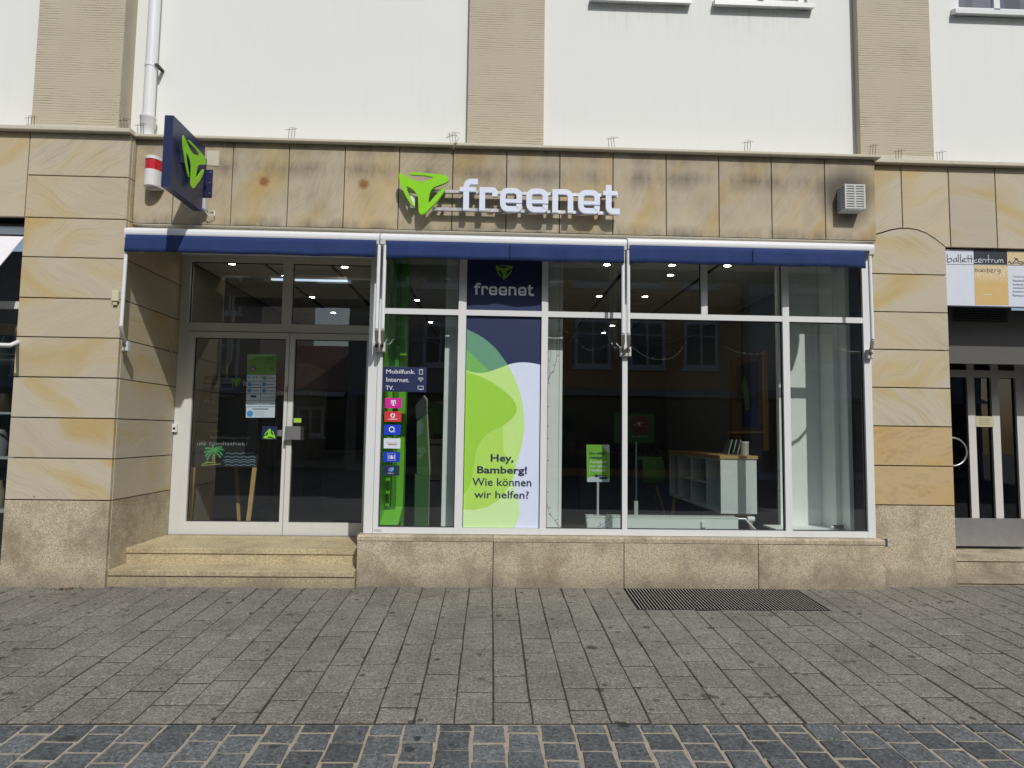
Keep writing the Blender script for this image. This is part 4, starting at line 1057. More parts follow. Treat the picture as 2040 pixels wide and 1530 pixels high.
pt = MB(); pt.add([(XG0-.01,YG0-.01,-.032),(XG1+.01,YG0-.01,-.032),(XG1+.01,.02,-.032),(XG0-.01,.02,-.032),(XG0-.01,YG0-.01,-.7),(XG1+.01,YG0-.01,-.7),(XG1+.01,.02,-.7),(XG0-.01,.02,-.7)], [(0,1,5,4),(1,2,6,5),(2,3,7,6),(3,0,4,7),(4,5,6,7)])
build(pt, 'light_well', M['pit'], B)

# leaves swept against the pillar foot
lf = MB()
for k in range(34):
    x = random.gauss(-3.42,.07); y = random.gauss(-.14,.02); z = gz(y)+random.uniform(.002,.012); s = random.uniform(.008,.02); a = random.uniform(0,6.3); tl = random.uniform(-.006,.008)
    lf.add([(x,y,z),(x+s*math.cos(a),y+s*math.sin(a),z+tl),(x+s*1.3*math.cos(a+.7),y+s*1.3*math.sin(a+.7),z+.003),(x+s*math.cos(a+1.5),y+s*math.sin(a+1.5),z-tl*.5)], [(0,1,2,3)])
build(lf, 'leaf_litter', M['leaf'], None, 'stuff')

# ------------------------------------------------------------------ ballet doorway at the right
YDR = .93
sz0, sz1 = at(1888,608,.13)[1], at(1886,503,.13)[1]
BS = empty('ballet_sign', (4.6, .13, sz0), 'white, black and yellow ballet school sign board above the right doorway', 'sign')
xs0 = XR1+.004
build(MB().box(xs0, 6.0, .13, .19, sz0, sz1+.03), 'sign_board', pm('white_board', (.62,.66,.74)), BS)
def Zs(a, b): return (1870+a/6.953, 480+b/6.953)
yq = .1295
def spoly(pts, k, mt, nm='print_panel'): return build(MB().prism([at(*Zs(*q), yq) for q in pts], yq-.0007*k-.0006, yq-.0007*k), nm, mt, BS)
spoly([(482,112),(948,118),(950,328),(486,322)], 0, pm('black_print', (.02,.022,.03)))
n_ = NT('yellow_flower_print'); q_ = n_.pos(); v_ = n_.n('TexVoronoi', i_Scale=60.0, feature='DISTANCE_TO_EDGE'); n_.l(q_, v_.inputs['Vector'])
sp_ = n_.n('SeparateXYZ'); n_.l(q_, sp_.inputs[0])
mk = n_.math('MULTIPLY', n_.ramp(v_.outputs['Distance'], [(.0, (1,1,1)), (.12, (0,0,0))]), n_.math('MULTIPLY', n_.math('SUBTRACT', sp_.outputs[2], 2.76), 12.0, True))
yellow = n_.fin(n_.mix(n_.math('ADD', mk, n_.math('MULTIPLY', n_.ramp(n_.noise(q_, 130, 2), [(.6, (0,)*3), (.66, (1,)*3)]), .3), True), (.58,.40,.15), (.72,.70,.62)), .5)
spoly([(486,331),(955,337),(972,888),(508,886)], 0, yellow)
spoly([(948,150),(1200,155),(1200,330),(950,328)], 0, yellow)
spoly([(108,318),(1200,334),(1200,340),(108,324)], 2, pm('grey_rule', (.3,.31,.33)))
def hand(s, a, b, mt, bold=0): 
    return txt(s, Zs(*a), Zs(*b), yq-.0014, mt, BS, .0008, bold)
# handwritten style capitals drawn as thin strokes
def scrawl(paths, mt, wd=.0055, par=BS, Y=yq-.0014, Zf=Zs, nm='lettering'):
    m = MB()
    for k, p in enumerate(paths):
        pts = smooth_poly(p, 3, False) if len(p) > 2 else p
        m.ribbon([at(*Zf(*q), Y) for q in pts], wd, Y-.0006-.00002*k, Y)
    return build(m, nm, mt, par)
blk = pm('charcoal_ink', (.06,.065,.08))
scrawl([[(118,180),(120,290)], [(120,290),(150,292),(185,270),(165,235),(122,260)], [(245,235),(205,262),(215,288),(248,268)], [(248,230),(255,292)], [(272,185),(275,295)], [(300,180),(306,298)], [(330,272),(362,262),(365,240),(335,250),(330,285),(385,285)], [(408,195),(410,300)], [(450,195),(455,300)], [(385,240),(475,245)]], blk)
scrawl([[(530,258),(495,275),(500,300),(540,290)], [(548,282),(585,275),(590,252),(555,258),(552,298),(600,298)], [(612,300),(612,262),(640,255),(655,300)], [(686,192),(690,304)], [(655,262),(722,255)], [(735,300),(735,262),(765,262)], [(778,262),(778,298),(810,296),(812,262)], [(830,300),(830,264),(855,264),(857,300)], [(857,268),(885,262),(892,302)]], pm('white_chalk_print', (.6,.64,.72)))
scrawl([[(505,370),(508,425),(540,415),(530,392),(508,400)], [(585,395),(555,405),(560,428),(590,420),(592,395),(598,430)], [(608,430),(610,400),(628,400),(630,430)], [(630,402),(650,398),(655,430)], [(672,370),(676,430),(705,420),(698,398),(676,405)], [(720,415),(750,412),(745,392),(722,400),(725,432),(760,430)], [(775,432),(778,400),(800,398)], [(845,395),(812,402),(818,425),(848,418),(850,398),(850,450),(822,455)]], blk, .004)
for k, s in enumerate(('Tanzerziehung', 'klassischer', 'moderner', 'Jazztanz', 'Steptanz', 'Flamenco')):
    zt0 = 482+k*51.5; txt(s, Zs(1025,zt0), Zs(1025+len(s)*19.5, zt0+32), yq-.0007, pm('blue_grey_ink', (.12,.14,.22)), BS, .0006)
spoly([(620,735),(735,738),(735,748),(620,745)], 2, pm('white_mark', (.7,.7,.65)), 'mark')
scrawl([[(965,300),(985,280),(1000,315),(1040,290),(1080,240),(1100,280),(1150,290),(1180,300)], [(1050,225),(1075,260),(1100,275)], [(1030,315),(1080,300),(1140,318),(1185,312)]], blk, .008)
# louvre, door frame, door
zf = lambda py, Y, pxx=1960: at(pxx, py, Y)[1]
build(MB().box(XR1-.02, 6.2, .45, .50, sz0-.5, sz0+.03), 'overdoor_panel', pm('dark_grey_paint', (.10,.10,.095)), B)
lv = MB(); l0 = at(1899, 612, .44); l1 = at(2008, 642, .44)
for k in range(6):
    zz = l0[1]-.008-(l0[1]-l1[1])*k/6; lv.add([(l0[0],.43,zz-.014),(l1[0],.43,zz-.014),(l1[0],.449,zz),(l0[0],.449,zz)], [(0,1,2,3)]); lv.box(l0[0], l1[0], .4305, .4325, zz-.016, zz-.012)
build(lv, 'louvre', pm('black_grey_metal', (.05,.05,.048)), B)
fz1 = zf(690, YDR); wd = pm('grey_white_paint', (.60,.60,.58))
m = MB(); m.box(XR1-.25, 6.0, YDR, YDR+.07, fz1, sz0+.01); build(m, 'door_head', wd, B)
m = MB(); dxr = at(2036, 760, YDR)[0]; m.box(dxr+.004, 6.0, YDR, YDR+.07, .3, fz1-.002); build(m, 'door_jamb', wd, B)
y0, y1 = YDR-.01, YDR+.05
def xc(px_): return at(px_, 760, YDR)[0]
st = [XR1-.16, at(1893,760,YDR)[0]-.10]
zk0, zk1 = zf(1088, YDR), zf(1034, YDR); za_, zb_, zc_, zd_ = zf(706, YDR), zf(738, YDR), zf(752, YDR), zf(690, YDR)-.003
bars = [(xc(1925), xc(1943)), (xc(1975), xc(1990)), (xc(2020), dxr)]
# stiles measured at mid height
bars = [(at(1929.5,880,YDR)[0], at(1944,880,YDR)[0]), (at(1977.5,880,YDR)[0], at(1992.5,880,YDR)[0]), (at(2023,800,YDR)[0], dxr)]
xl = XR1-.13
m = MB()
m.box(xl-.05, xl, y0, y1, zk0, zd_)
for a, b in bars: m.box(a, b, y0, y1, zk1, zc_)
m.box(xl, dxr, y0+.0005, y1, zb_-(zb_-zc_), zb_) if False else m.box(xl, dxr, y0, y1, zc_, zb_)
for a, b in bars: m.box(a, b, y0, y1, zb_, za_)
m.box(xl, dxr, y0, y1, za_, zd_); m.box(xl, dxr, y0+.002, y1, zk0, zk1)
DR = build(m, 'entrance_door', wd, B)
gk = MB(); xs_ = [xl]+[v for ab in bars for v in ab]
dglass = glass('dark_door_glass', (.25,.26,.27), .07)
for i in range(3):
    pane(xs_[2*i], xs_[2*i+1], zk1, zc_, DR, YDR+.02, dglass); pane(xs_[2*i], xs_[2*i+1], zb_, za_, DR, YDR+.02, dglass)
build(gk, 'gasket', M['gasket'], DR)
build(MB().box(xl, dxr-.004, y0-.003, y0, zk0+.002, zk1+.01), 'kick_plate', M['steel'], DR)
a = at(1943, 829, y0); b = at(1980, 850.5, y0); no = build(MB().box(a[0], b[0], y0-.003, y0-.0005, b[1], a[1]), 'notice', pm('cream_notice', (.52,.48,.32)), DR)
for k in range(4): build(MB().box(a[0]+.03+.008*(k%2), b[0]-.045, y0-.0036, y0-.0031, a[1]-.03-.018*k, a[1]-.026-.018*k), 'text_line', ink, no)
hc = at(1897, 900, y0-.06); hr = at(1924, 900, y0-.06)[0]-hc[0]
build(MB().tube([(hc[0]+hr*math.cos(t_), y0-.07, hc[1]+hr*math.sin(t_)) for t_ in [math.pi*2*k/36 for k in range(37)]], .010, 8, cap=False), 'handle', M['steel'], DR)
for s in (1, -1): build(MB().tube([(hc[0]-.0, y0-.07, hc[1]+s*hr), (hc[0], y0-.001, hc[1]+s*hr)], .008, 8), 'handle_post', M['steel'], DR)
a = at(2028, 712, y0); build(MB().box(a[0]-.0, a[0]+.14, y0-.04, y0-.001, a[1]-.045, a[1], .003), 'hinge', M['white_pl'], DR)
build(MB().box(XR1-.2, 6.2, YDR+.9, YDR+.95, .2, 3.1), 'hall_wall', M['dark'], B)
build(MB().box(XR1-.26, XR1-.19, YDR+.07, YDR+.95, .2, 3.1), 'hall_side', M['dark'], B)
def rstep(yf, yb, z0, z1): 
    build(MB().xprof([(yf+.01,z0),(yf+.01,z1-.035),(yb,z1-.035),(yb,z0)], XR1+.001, 6.2), 'step_riser', M['granite'], B)
    build(MB().xprof([(yf,z1-.025),(yf,z1),(yb,z1+.002),(yb,z1-.025)], XR1+.001, 6.2), 'step_tread', M['granite'], B)
rstep(.135, .45, -.1, .056); rstep(.42, 1.3, .057, .200)
build(MB().box(6.2, 6.5, YR+.034, .9, -.3, 3.1), 'stone_pillar', M['sand'], B)

# ------------------------------------------------------------------ neighbour shop at the left edge
NX1 = XL0+.03
ns = MB(); z_tr = at(15, 608, .1)[1]
ns.box(-6.4, NX1, .10, .15, z_tr-.03, z_tr+.035); ns.box(-6.4, NX1, .14, .19, 3.0, 3.11); ns.box(-6.4, NX1, .10, .16, -.2, .12)
NF = build(ns, 'neighbour_window', M['frame'], B)
build(MB().box(-6.4, NX1, .13, .138, z_tr+.036, 3.001), 'pane', M['glass'], NF)
build(MB().box(-6.4, NX1, .12, .128, .121, z_tr-.031), 'pane', M['glass'], NF)
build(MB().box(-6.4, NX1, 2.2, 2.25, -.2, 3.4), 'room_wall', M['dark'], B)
for k, zz in enumerate((.55, 1.02, 1.42, 1.9)):
    T = empty('display_shelf', (-4.6, .5, zz), ('lowest','second lowest','second highest','highest')[k]+' glass display shelf with goods in the left neighbour window', 'shelf', 'shelves in the neighbour window')
    build(MB().box(-6.2, -4.05, .3, .7, zz, zz+.02), 'shelf_board', pm('shelf_grey', (.35,.37,.38)), T)
    for j in range(9):
        xx = -4.12-.17*j; cc = random.choice(((.10,.14,.13),(.05,.06,.08),(.25,.2,.13),(.16,.17,.18)))
        m = MB(); h = random.uniform(.10,.26)
        m.tube([(xx,.45,zz+.021),(xx,.45,zz+.021+h*.5),(xx,.45,zz+.021+h)], [.05,.065,.035], 12); build(m, 'vase', pm('ceramic', cc, .3), T)
m = MB()
zz = at(15, 655, .25)[1]
rs = []
for j in range(26):
    a_ = 6.283*j/26
m.tube([(-6.0,.25,zz),(-5.2,.25,zz+.01),(-4.5,.25,zz),(-4.04,.25,zz-.02)], [.045,.06,.055,.05], 9)
build(m, 'straw_garland', plain('straw', (.33,.24,.12), .9, 0, .5, 80, 1.0, 60), None, None, 'straw garland hanging behind the left neighbour window', 'garland')

# ------------------------------------------------------------------ shop interior
FZ, CZ, YBK = .25, 3.05, 7.0
IN = B
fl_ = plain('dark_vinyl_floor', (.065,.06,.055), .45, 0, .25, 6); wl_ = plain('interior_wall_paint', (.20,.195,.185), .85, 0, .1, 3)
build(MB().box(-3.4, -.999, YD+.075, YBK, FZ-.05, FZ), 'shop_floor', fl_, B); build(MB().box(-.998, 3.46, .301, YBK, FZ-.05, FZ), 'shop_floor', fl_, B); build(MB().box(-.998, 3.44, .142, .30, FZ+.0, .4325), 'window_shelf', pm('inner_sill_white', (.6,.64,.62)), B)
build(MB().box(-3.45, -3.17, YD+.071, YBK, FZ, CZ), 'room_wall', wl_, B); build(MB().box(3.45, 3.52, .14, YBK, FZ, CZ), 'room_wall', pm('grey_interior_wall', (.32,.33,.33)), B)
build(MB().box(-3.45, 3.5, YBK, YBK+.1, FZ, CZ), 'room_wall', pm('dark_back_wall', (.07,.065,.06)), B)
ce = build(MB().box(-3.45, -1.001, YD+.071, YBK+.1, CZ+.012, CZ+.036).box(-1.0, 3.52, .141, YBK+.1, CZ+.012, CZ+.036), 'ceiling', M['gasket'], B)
build(MB().box(-1.08, -1.0, .951, 1.3, FZ, CZ), 'room_wall', wl_, B)
tile = pm('ceiling_tile_white', (.72,.70,.66))
bounds = [-3.16,-2.4,-1.7,-1.0,-.2,.6,1.4,2.3,3.44]
tm = {}
for i in range(len(bounds)-1):
    for j in range(-1, 11):
        ya, yb = .45+j*.6, .45+(j+1)*.6
        if (bounds[i] < -1.1 and ya < 1.03) or ya < .14: continue
        wd_ = bounds[i+1]-bounds[i]; key = round(wd_, 3)
        if key not in tm:
            o = build(MB().box(bounds[i]+.026, bounds[i+1]-.026, ya+.015, yb-.015, CZ, CZ+.011), 'ceiling_tile', tile, ce); tm[key] = (o, bounds[i], ya)
        else:
            s, bx, by = tm[key]; c = s.copy(); COL.objects.link(c); c.parent = ce; c.location = s.location+Vector((bounds[i]-bx, ya-by, 0))
lamp = emit('lamp_glow', (1.0,.90,.72), 48.0); ringm = pm('lamp_ring_white', (.6,.6,.58))
def ceil_at(px_, py_, z):
    d = MR @ Vector(((px_-1020)/FPX, 1, -(py_-765)/FPX)); t_ = (z-CAM.z)/d.z; return CAM.x+d.x*t_, CAM.y+d.y*t_
LP = [(462,524,'over the left door transom'),(565,549,'behind the door transom centre bar'),(687,531,'at the right of the door transom'),(622,591,'low in the right door transom'),(664,622,'deepest one behind the door transom'),
      (811,557,'beside the green column'),(831,597,'low in the first window transom'),(858,641,'in the first window below the transom'),(1209,526,'top right of the third window'),(1194,589,'low in the third window transom'),
      (1220,648,'deep behind the third window, right one'),(1203,662,'deep behind the third window, left one'),(1339,527,'top centre of the fourth window'),(1336,547,'just below the top one in the fourth window'),(1285,590,'low left of the fourth window transom'),(1449,528,'right of the fourth window transom bar')]
DL0 = None
for i, (a, b, l) in enumerate(LP):
    x, y = ceil_at(a, b, CZ); y = max(y, .4)
    lab = 'recessed warm ceiling spot '+l
    if DL0 is None:
        DL0 = empty('ceiling_spot', (x, y, CZ), lab, 'ceiling light', 'lit spots in the shop ceiling')
        ri = MB(); ri.tube([(x,y,CZ-.001),(x,y,CZ-.008)], [.055,.050], 20); build(ri, 'ring', ringm, DL0)
        ri = MB(); ri.tube([(x,y,CZ-.0082),(x,y,CZ-.010)], .031, 16); build(ri, 'bulb', lamp, DL0)
    else: copy_tree(DL0, None, (x, y, CZ), lab)
x0_, y0_ = ceil_at(541, 559, CZ-.12); x1_, y1_ = ceil_at(693, 563, CZ-.12)
LT = empty('tube_light', ((x0_+x1_)/2, y0_, CZ-.12), 'long cool white tube light hanging behind the door transom', 'ceiling light')
build(MB().box(x0_, x1_, y0_-.02, y0_+.02, CZ-.115, CZ-.10), 'diffuser', emit('cool_tube_glow', (.66,.80,1.0), 1.0), LT)
build(MB().box(x0_, x1_, y0_-.025, y0_+.025, CZ-.0995, CZ-.07), 'housing', M['grey_pl'], LT)
for xx in (x0_+.1, x1_-.1): build(MB().tube([(xx,y0_,CZ-.07),(xx,y0_,CZ)], .003, 6), 'hanger', M['alu'], LT)

# white light box behind the banner, partition at the right, green column at the left
wp = pm('white_panel_paint', (.86,.88,.86))
LB = empty('display_box', (.1, .4, FZ), 'white upright display box standing behind the printed banner', 'display box')
xq0, xq1 = at(884, 800, .34)[0], at(1120, 800, .34)[0]
build(MB().box(xq0, xq1, .34, .52, FZ+.002, CZ-.002), 'box_panel', wp, LB)
build(MB().box(at(1113,800,.34)[0]-.0, at(1114.5,800,.34)[0], .3385, .3398, FZ+.01, CZ-.01), 'panel_joint', M['grey_pl'], LB)
WPn = empty('partition', (3.0, .72, FZ), 'tall white partition wall behind the rightmost window', 'partition')
xq2 = at(1552, 800, .72)[0]
build(MB().box(xq2, 3.41, .72, .78, FZ+.002, CZ-.002), 'back_panel', wp, WPn)
build(MB().box(3.411, 3.445, .145, .719, FZ+.002, CZ-.002), 'side_panel', wp, WPn); build(MB().box(3.283, 3.410, .45, .719, FZ+.002, CZ-.002), 'added_casing', wp, WPn); build(MB().box(3.33, 3.410, .30, .449, FZ+.002, CZ-.002), 'added_casing', wp, WPn)  # two casings added facing the street so the corner catches sky light
GC = empty('green_column', (-.95, .4, FZ), 'glossy green folded display column at the left edge of the first window', 'display column')
gm = plain('gloss_green', (.17,.52,.035), .4, 0, .1)
build(MB().box(-1.0, -.80, .50, .62, FZ+.002, CZ-.002), 'column_panel', gm, GC); build(MB().box(-.999, -.96, .16, .499, FZ+.002, CZ-.002), 'column_side', gm, GC)
build(MB().box(-.90, -.865, .44, .499, FZ+.002, CZ-.002), 'column_rib', plain('deep_green', (.07,.25,.025), .4), GC)
m = MB(); m.add([(-.995,.2,.49),(-.80,.2,.49),(-.80,.49,.49),(-.995,.49,.49),(-.995,.49,.62),(-.80,.49,.62)], [(0,1,2,3),(0,4,5,1)][1:]+[(0,3,4),(1,5,2),(3,2,5,4)]); build(m, 'column_foot', gm, GC)

# information board (chalkboard on wooden easel)
CB = empty('chalkboard', (-2.85, 1.35, FZ), 'black chalkboard with palm drawing on a wooden easel behind the left door', 'chalkboard')
yc0 = 1.35
bt_ = [at(378,930,yc0), at(513,930,yc0), at(531,748,yc0), at(407,748,yc0)]
bd = pm('black_slate', (.022,.025,.028)); build(MB().prism(bt_, yc0, yc0+.015), 'board', bd, CB)
wo = wood('beech_wood', (.42,.27,.10), (.55,.38,.17))
def leg(p0, p1, Y, Y2, wdt=.045, par=CB, nm='leg'):
    a = at(p0[0], p0[1], Y); b = at(p1[0], p1[1], Y2)
    m = MB(); m.add([(a[0]-wdt/2,Y,a[1]),(a[0]+wdt/2,Y,a[1]),(a[0]+wdt/2,Y+.02,a[1]),(a[0]-wdt/2,Y+.02,a[1]),(b[0]-wdt/2,Y2,b[1]),(b[0]+wdt/2,Y2,b[1]),(b[0]+wdt/2,Y2+.02,b[1]),(b[0]-wdt/2,Y2+.02,b[1])], [(0,1,2,3),(4,7,6,5),(0,4,5,1),(1,5,6,2),(2,6,7,3),(3,7,4,0)])
    build(m, nm, wo, par)
leg((384,931), (374,1062), yc0-.001, yc0); leg((507,931), (492,1058), yc0-.001, yc0); leg((470,931), (476,1045), yc0+.35, yc0+.45, .035)
yk = yc0-.0005
chalk = pm('white_chalk', (.50,.52,.53)); grc = pm('green_chalk', (.10,.42,.16)); ylc = pm('yellow_chalk', (.45,.48,.12)); blc = pm('blue_chalk', (.30,.45,.58))
def Zc(a, b): return (380+a/7.286, 730+b/7.286)
def cscr(paths, mt, wd=.004): return scrawl(paths, mt, wd, CB, yk, Zc, 'chalk_drawing')
cscr([[(100,1105),(100,1135),(125,1140),(130,1105),(134,1142)], [(150,1142),(150,1108),(172,1110),(174,1142)], [(205,1112),(186,1120),(188,1140),(208,1138)], [(208,1085),(210,1142)]], chalk)
for s, a, b in (('Mediathek!', (275,1090), (820,1148)), ('Aufnahmespeicher', (275,1005), (850,1065)), ('Freenet', (215,195), (430,235)), ('FERNSEHEN', (205,265), (425,310)), ('Mit', (200,480), (335,535)), ('im Internet', (330,395), (650,440))):
    txt(s, Zc(*a), Zc(*b), yk, pm('chalk_dim', (.22,.23,.23)) if s not in ('Mediathek!', 'Aufnahmespeicher', 'FERNSEHEN') else pm('chalk_mid', (.36,.38,.39)), CB, .0006)
for s, a, b in (('Disney', (262,635),(440,672)), ('schau', (262,740),(430,775)), ('Netflix', (250,915),(420,950))): txt(s, Zc(*a), Zc(*b), yk, pm('chalk_ochre', (.22,.15,.06)), CB, .0006)
cscr([[(432,248),(608,240)], [(608,240),(610,325)], [(610,325),(434,332)], [(434,332),(432,248)]], chalk)
cscr([[(325,1215),(322,1180),(320,1130)], [(325,1215),(280,1190),(205,1190)], [(325,1220),(250,1230),(195,1250)], [(325,1225),(260,1250),(210,1310)], [(325,1230),(270,1290),(235,1360)], [(330,1215),(390,1175),(455,1170)], [(330,1220),(410,1195),(480,1215)], [(335,1225),(410,1230),(460,1290)], [(335,1230),(390,1270),(435,1325)]], grc, .017)
cscr([[(335,1260),(320,1320),(325,1400)], [(350,1265),(340,1330),(345,1400)], [(320,1300),(352,1290)], [(315,1340),(350,1330)], [(150,1430),(250,1395),(360,1400)], [(160,1440),(300,1425),(440,1415)], [(200,1400),(250,1385),(300,1402)]], ylc, .006)
for zz, xs2 in ((1262,505), (1312,490), (1355,470), (1385,490), (1430,500)):
    cscr([[(x_, zz+9*math.sin(x_*.055)) for x_ in range(xs2, 950, 28)]], blc, .005)
cscr([[(230,625),(280,595)], [(165,665),(240,620)]], pm('red_chalk', (.25,.07,.05)))

# cardboard display stand, poster and white cabinet in the first window
def Zw(a, b): return (810+a/5.1, 770+b/5.1)
DS = empty('display_stand', (-.72, .75, FZ), 'tall narrow green cardboard stand seen edge on in the first window', 'display stand')
yd0 = .75
dk = pm('dark_green_card', (.035,.085,.035)); card = pm('card_edge', (.36,.32,.22))
def wp_(pts, k, mt, nm, par, Y=yd0, th=.004): return build(MB().prism([at(*Zw(*q), Y) for q in pts], Y-.001*k-th, Y-.001*k), nm, mt, par)
wp_([(105,360),(205,280),(245,900),(215,910),(105,885)], 0, pm('green_card', (.045,.13,.035)), 'card_front', DS)
wp_([(90,190),(175,95),(200,150),(198,290),(98,345)], 0, pm('dark_card', (.02,.035,.035)), 'card_header', DS)
wp_([(85,886),(232,915),(222,1425),(80,1425)], -1, pm('green_card_b', (.04,.12,.035)), 'card_base', DS)
wp_([(105,360),(150,330),(172,400),(160,470),(105,520)], 2, pm('grey_green_print', (.12,.16,.13)), 'print', DS)
wp_([(170,92),(188,92),(216,130),(210,280),(218,282),(246,880),(236,900),(228,1410),(220,1410),(232,880),(205,290),(203,145)], 3, card, 'card_edge', DS)
txt('MACH', Zw(112,620), Zw(190,680), yd0-.006, pm('pale_print', (.22,.26,.22)), DS); txt('MIT', Zw(115,690), Zw(165,740), yd0-.006, pm('pale_print_b', (.2,.24,.2)), DS)
GP = empty('green_poster', (-.7, 1.8, 1.2), 'green poster on the dark stand above the white cabinet in the first window', 'poster')
yp = 1.8
wp_([(208,152),(396,152),(388,508),(225,515)], 0, pm('poster_green', (.05,.15,.035)), 'poster_sheet', GP, yp, .01)
wp_([(290,152),(396,152),(394,190),(340,175)], 11, pm('poster_grey', (.20,.23,.22)), 'print', GP, yp, .001)
txt('nt Angebot', Zw(212,200), Zw(368,222), yp-.0105, M['black'], GP); txt('für dich', Zw(212,232), Zw(262,252), yp-.0105, pm('poster_pale', (.28,.33,.28)), GP)
wp_([(270,480),(358,480),(356,510),(270,508)], 11, M['black'], 'print', GP, yp, .001)
WC = empty('white_cabinet', (-.72, 1.85, FZ), 'tall narrow white cabinet behind the cardboard stand', 'cabinet')
a = at(*Zw(232,535), 1.84); b = at(*Zw(356,1500), 1.84)
cb_ = pm('cabinet_grey_white', (.28,.30,.28))
build(MB().box(a[0]-.1, b[0], 1.84, 2.2, FZ+.002, a[1]), 'cabinet_body', cb_, WC)
for py_ in (590, 958): z_ = at(*Zw(300,py_), 1.84)[1]; build(MB().box(a[0]-.08, b[0]-.03, 1.836, 1.8395, z_-.008, z_+.008), 'handle', M['black'], WC)

# poster on stand, radiator, string lights
PO = empty('poster_stand', (1.0, .4, FZ), 'green A4 placard on a pole stand asking about all networks, third window', 'poster stand')
def Zp(a, b): return (1090+a/7.286, 860+b/7.286)
yo = .42
def pp(pts, k, mt, nm): return build(MB().prism([at(*Zp(*q), yo) for q in pts], yo-.0008*k-.0007, yo-.0008*k), nm, mt, PO)
pp([(570,188),(904,190),(904,730),(578,730)], 0, pm('placard_green', (.20,.50,.05)), 'placard')
pp([(800,191),(903,191),(903,310),(870,290),(830,250)], 1, pm('placard_white', (.60,.66,.72)), 'print'); pp([(578,672),(640,655),(700,650),(800,670),(903,690),(903,729),(579,729)], 1, pm('placard_white_b', (.60,.66,.72)), 'print')
nv_ = pm('placard_navy', (.02,.03,.07)); wh_ = pm('placard_ink_white', (.65,.72,.70))
for s, a, b, mt in (('Du willst',(612,290),(850,336),nv_), ('riesige',(614,355),(800,405),nv_), ('Auswahl',(612,415),(852,458),wh_), ('aus allen',(612,478),(858,518),wh_), ('Netzen?',(612,535),(846,580),wh_)):
    txt(s, Zp(*a), Zp(*b), yo-.0016, mt, PO, .0007, .028)
pp([(690,622),(858,628),(858,664),(690,660)], 2, nv_, 'print'); pp([(758,664),(875,664),(872,692),(757,690)], 3, nv_, 'print')
txt('freenet', Zp(738,636), Zp(846,656), yo-.0024, wh_, PO, .0007, .01)
x_, z_ = at(*Zp(738,735), yo); build(MB().tube([(x_,yo+.01,z_+.1),(x_,yo+.01,FZ)], .011, 10), 'pole', M['grey_pl'], PO)
RA = empty('radiator', (1.6, .36, FZ), 'low white panel radiator running below the third and fourth windows', 'radiator')
rx0, rz1 = at(1170, 1027.5, .36); rx1 = at(1470, 1032, .36)[0]
rw = pm('radiator_white', (.66,.70,.68))
build(MB().box(rx0, rx1, .36, .375, FZ+.06, rz1-.012), 'front_panel', rw, RA); build(MB().box(rx0, rx1, .45, .465, FZ+.06, rz1-.012), 'back_panel', rw, RA)
m = MB(); m.box(rx0-.003, rx1+.003, .355, .368, rz1-.011, rz1); m.box(rx0-.003, rx1+.003, .457, .47, rz1-.011, rz1)
k_ = 0
while rx0+k_*.014 < rx1: m.box(rx0+k_*.014, rx0+k_*.014+.006, .368, .457, rz1-.006, rz1-.001); k_ += 1
build(m, 'top_grille', rw, RA); build(MB().box(rx1, rx1+.003, .36, .465, FZ+.06, rz1-.012), 'end_panel', rw, RA)
a = at(1401, 1041, .358); build(MB().box(a[0]-.02, a[0]+.02, .335, .359, a[1]-.045, a[1]+.01, .004), 'heat_meter', rw, RA)
vx, vz = at(1480, 1034, .41); build(MB().tube([(rx1,.41,vz),(vx+.03,.41,vz)], .012, 10), 'valve', M['steel'], RA); build(MB().tube([(vx+.04,.41,vz),(vx+.105,.41,vz)], .026, 14), 'thermostat', M['white_pl'], RA)
build(MB().tube([(vx+.02,.40,vz),(vx+.12,.38,vz-.11),(vx+.2,.38,FZ)], .010, 8), 'pipe', rw, RA)
SLt = empty('string_lights', (1.3, .2, 1.9), 'thin dark fairy light wire draped inside the third and fourth windows', 'string lights')
def wirepath(pts, Y, th=.0018, tick=True, mt=None):
    P3 = [at(p[0], p[1], Y) for p in smooth_poly(pts, 4, False)]
    build(MB().tube([(x, Y, z) for x, z in P3], th, 5, cap=False), 'wire', mt or M['wire'], SLt)
    m = MB()
    if tick:
        for i in range(2, len(P3)-1, 3):
            x, z = P3[i]; s = 1 if i % 2 else -1; m.tube([(x,Y,z),(x+.022*s,Y-.004,z+.014)], .0024, 5)
        if m.v: build(m, 'bulb', mt or M['wire'], SLt)
Zg = lambda l: [(700+a/3.709, 480+b/3.709) for a, b in l]
Zh = lambda l: [(700+a/3.709, 790+b/3.709) for a, b in l]
wirepath(Zg([(1545,575),(1530,640),(1520,760),(1515,880),(1490,960),(1460,1010),(1445,1080),(1447,1200),(1443,1330),(1440,1500)]), .2)
wirepath(Zh([(1442,0),(1440,180),(1445,360),(1440,520),(1442,690),(1440,760),(1460,850),(1495,905),(1530,950),(1560,965)]), .2)
wm = pm('pale_wire', (.17,.15,.11))
wirepath(Zg([(1560,640),(1640,720),(1720,790),(1790,810),(1870,780),(1950,735)]), .3, .0013, True, wm)
wirepath([(1258,690),(1290,712),(1325,716),(1350,705),(1367,680)], .3, .0013, True, wm); wirepath([(1440,688),(1470,702),(1510,706),(1524,702)], .3, .0012, True, wm)
wirepath([(1551,935),(1549,970),(1548,1005),(1546,1025)], .3, .0018); wirepath(Zh([(1925,850),(1900,910),(1850,945),(1820,965)]), .3, .0018)
PG = empty('power_socket', (3.3, .4, .5), 'black plug and white adapter lying behind the rightmost window', 'plug')
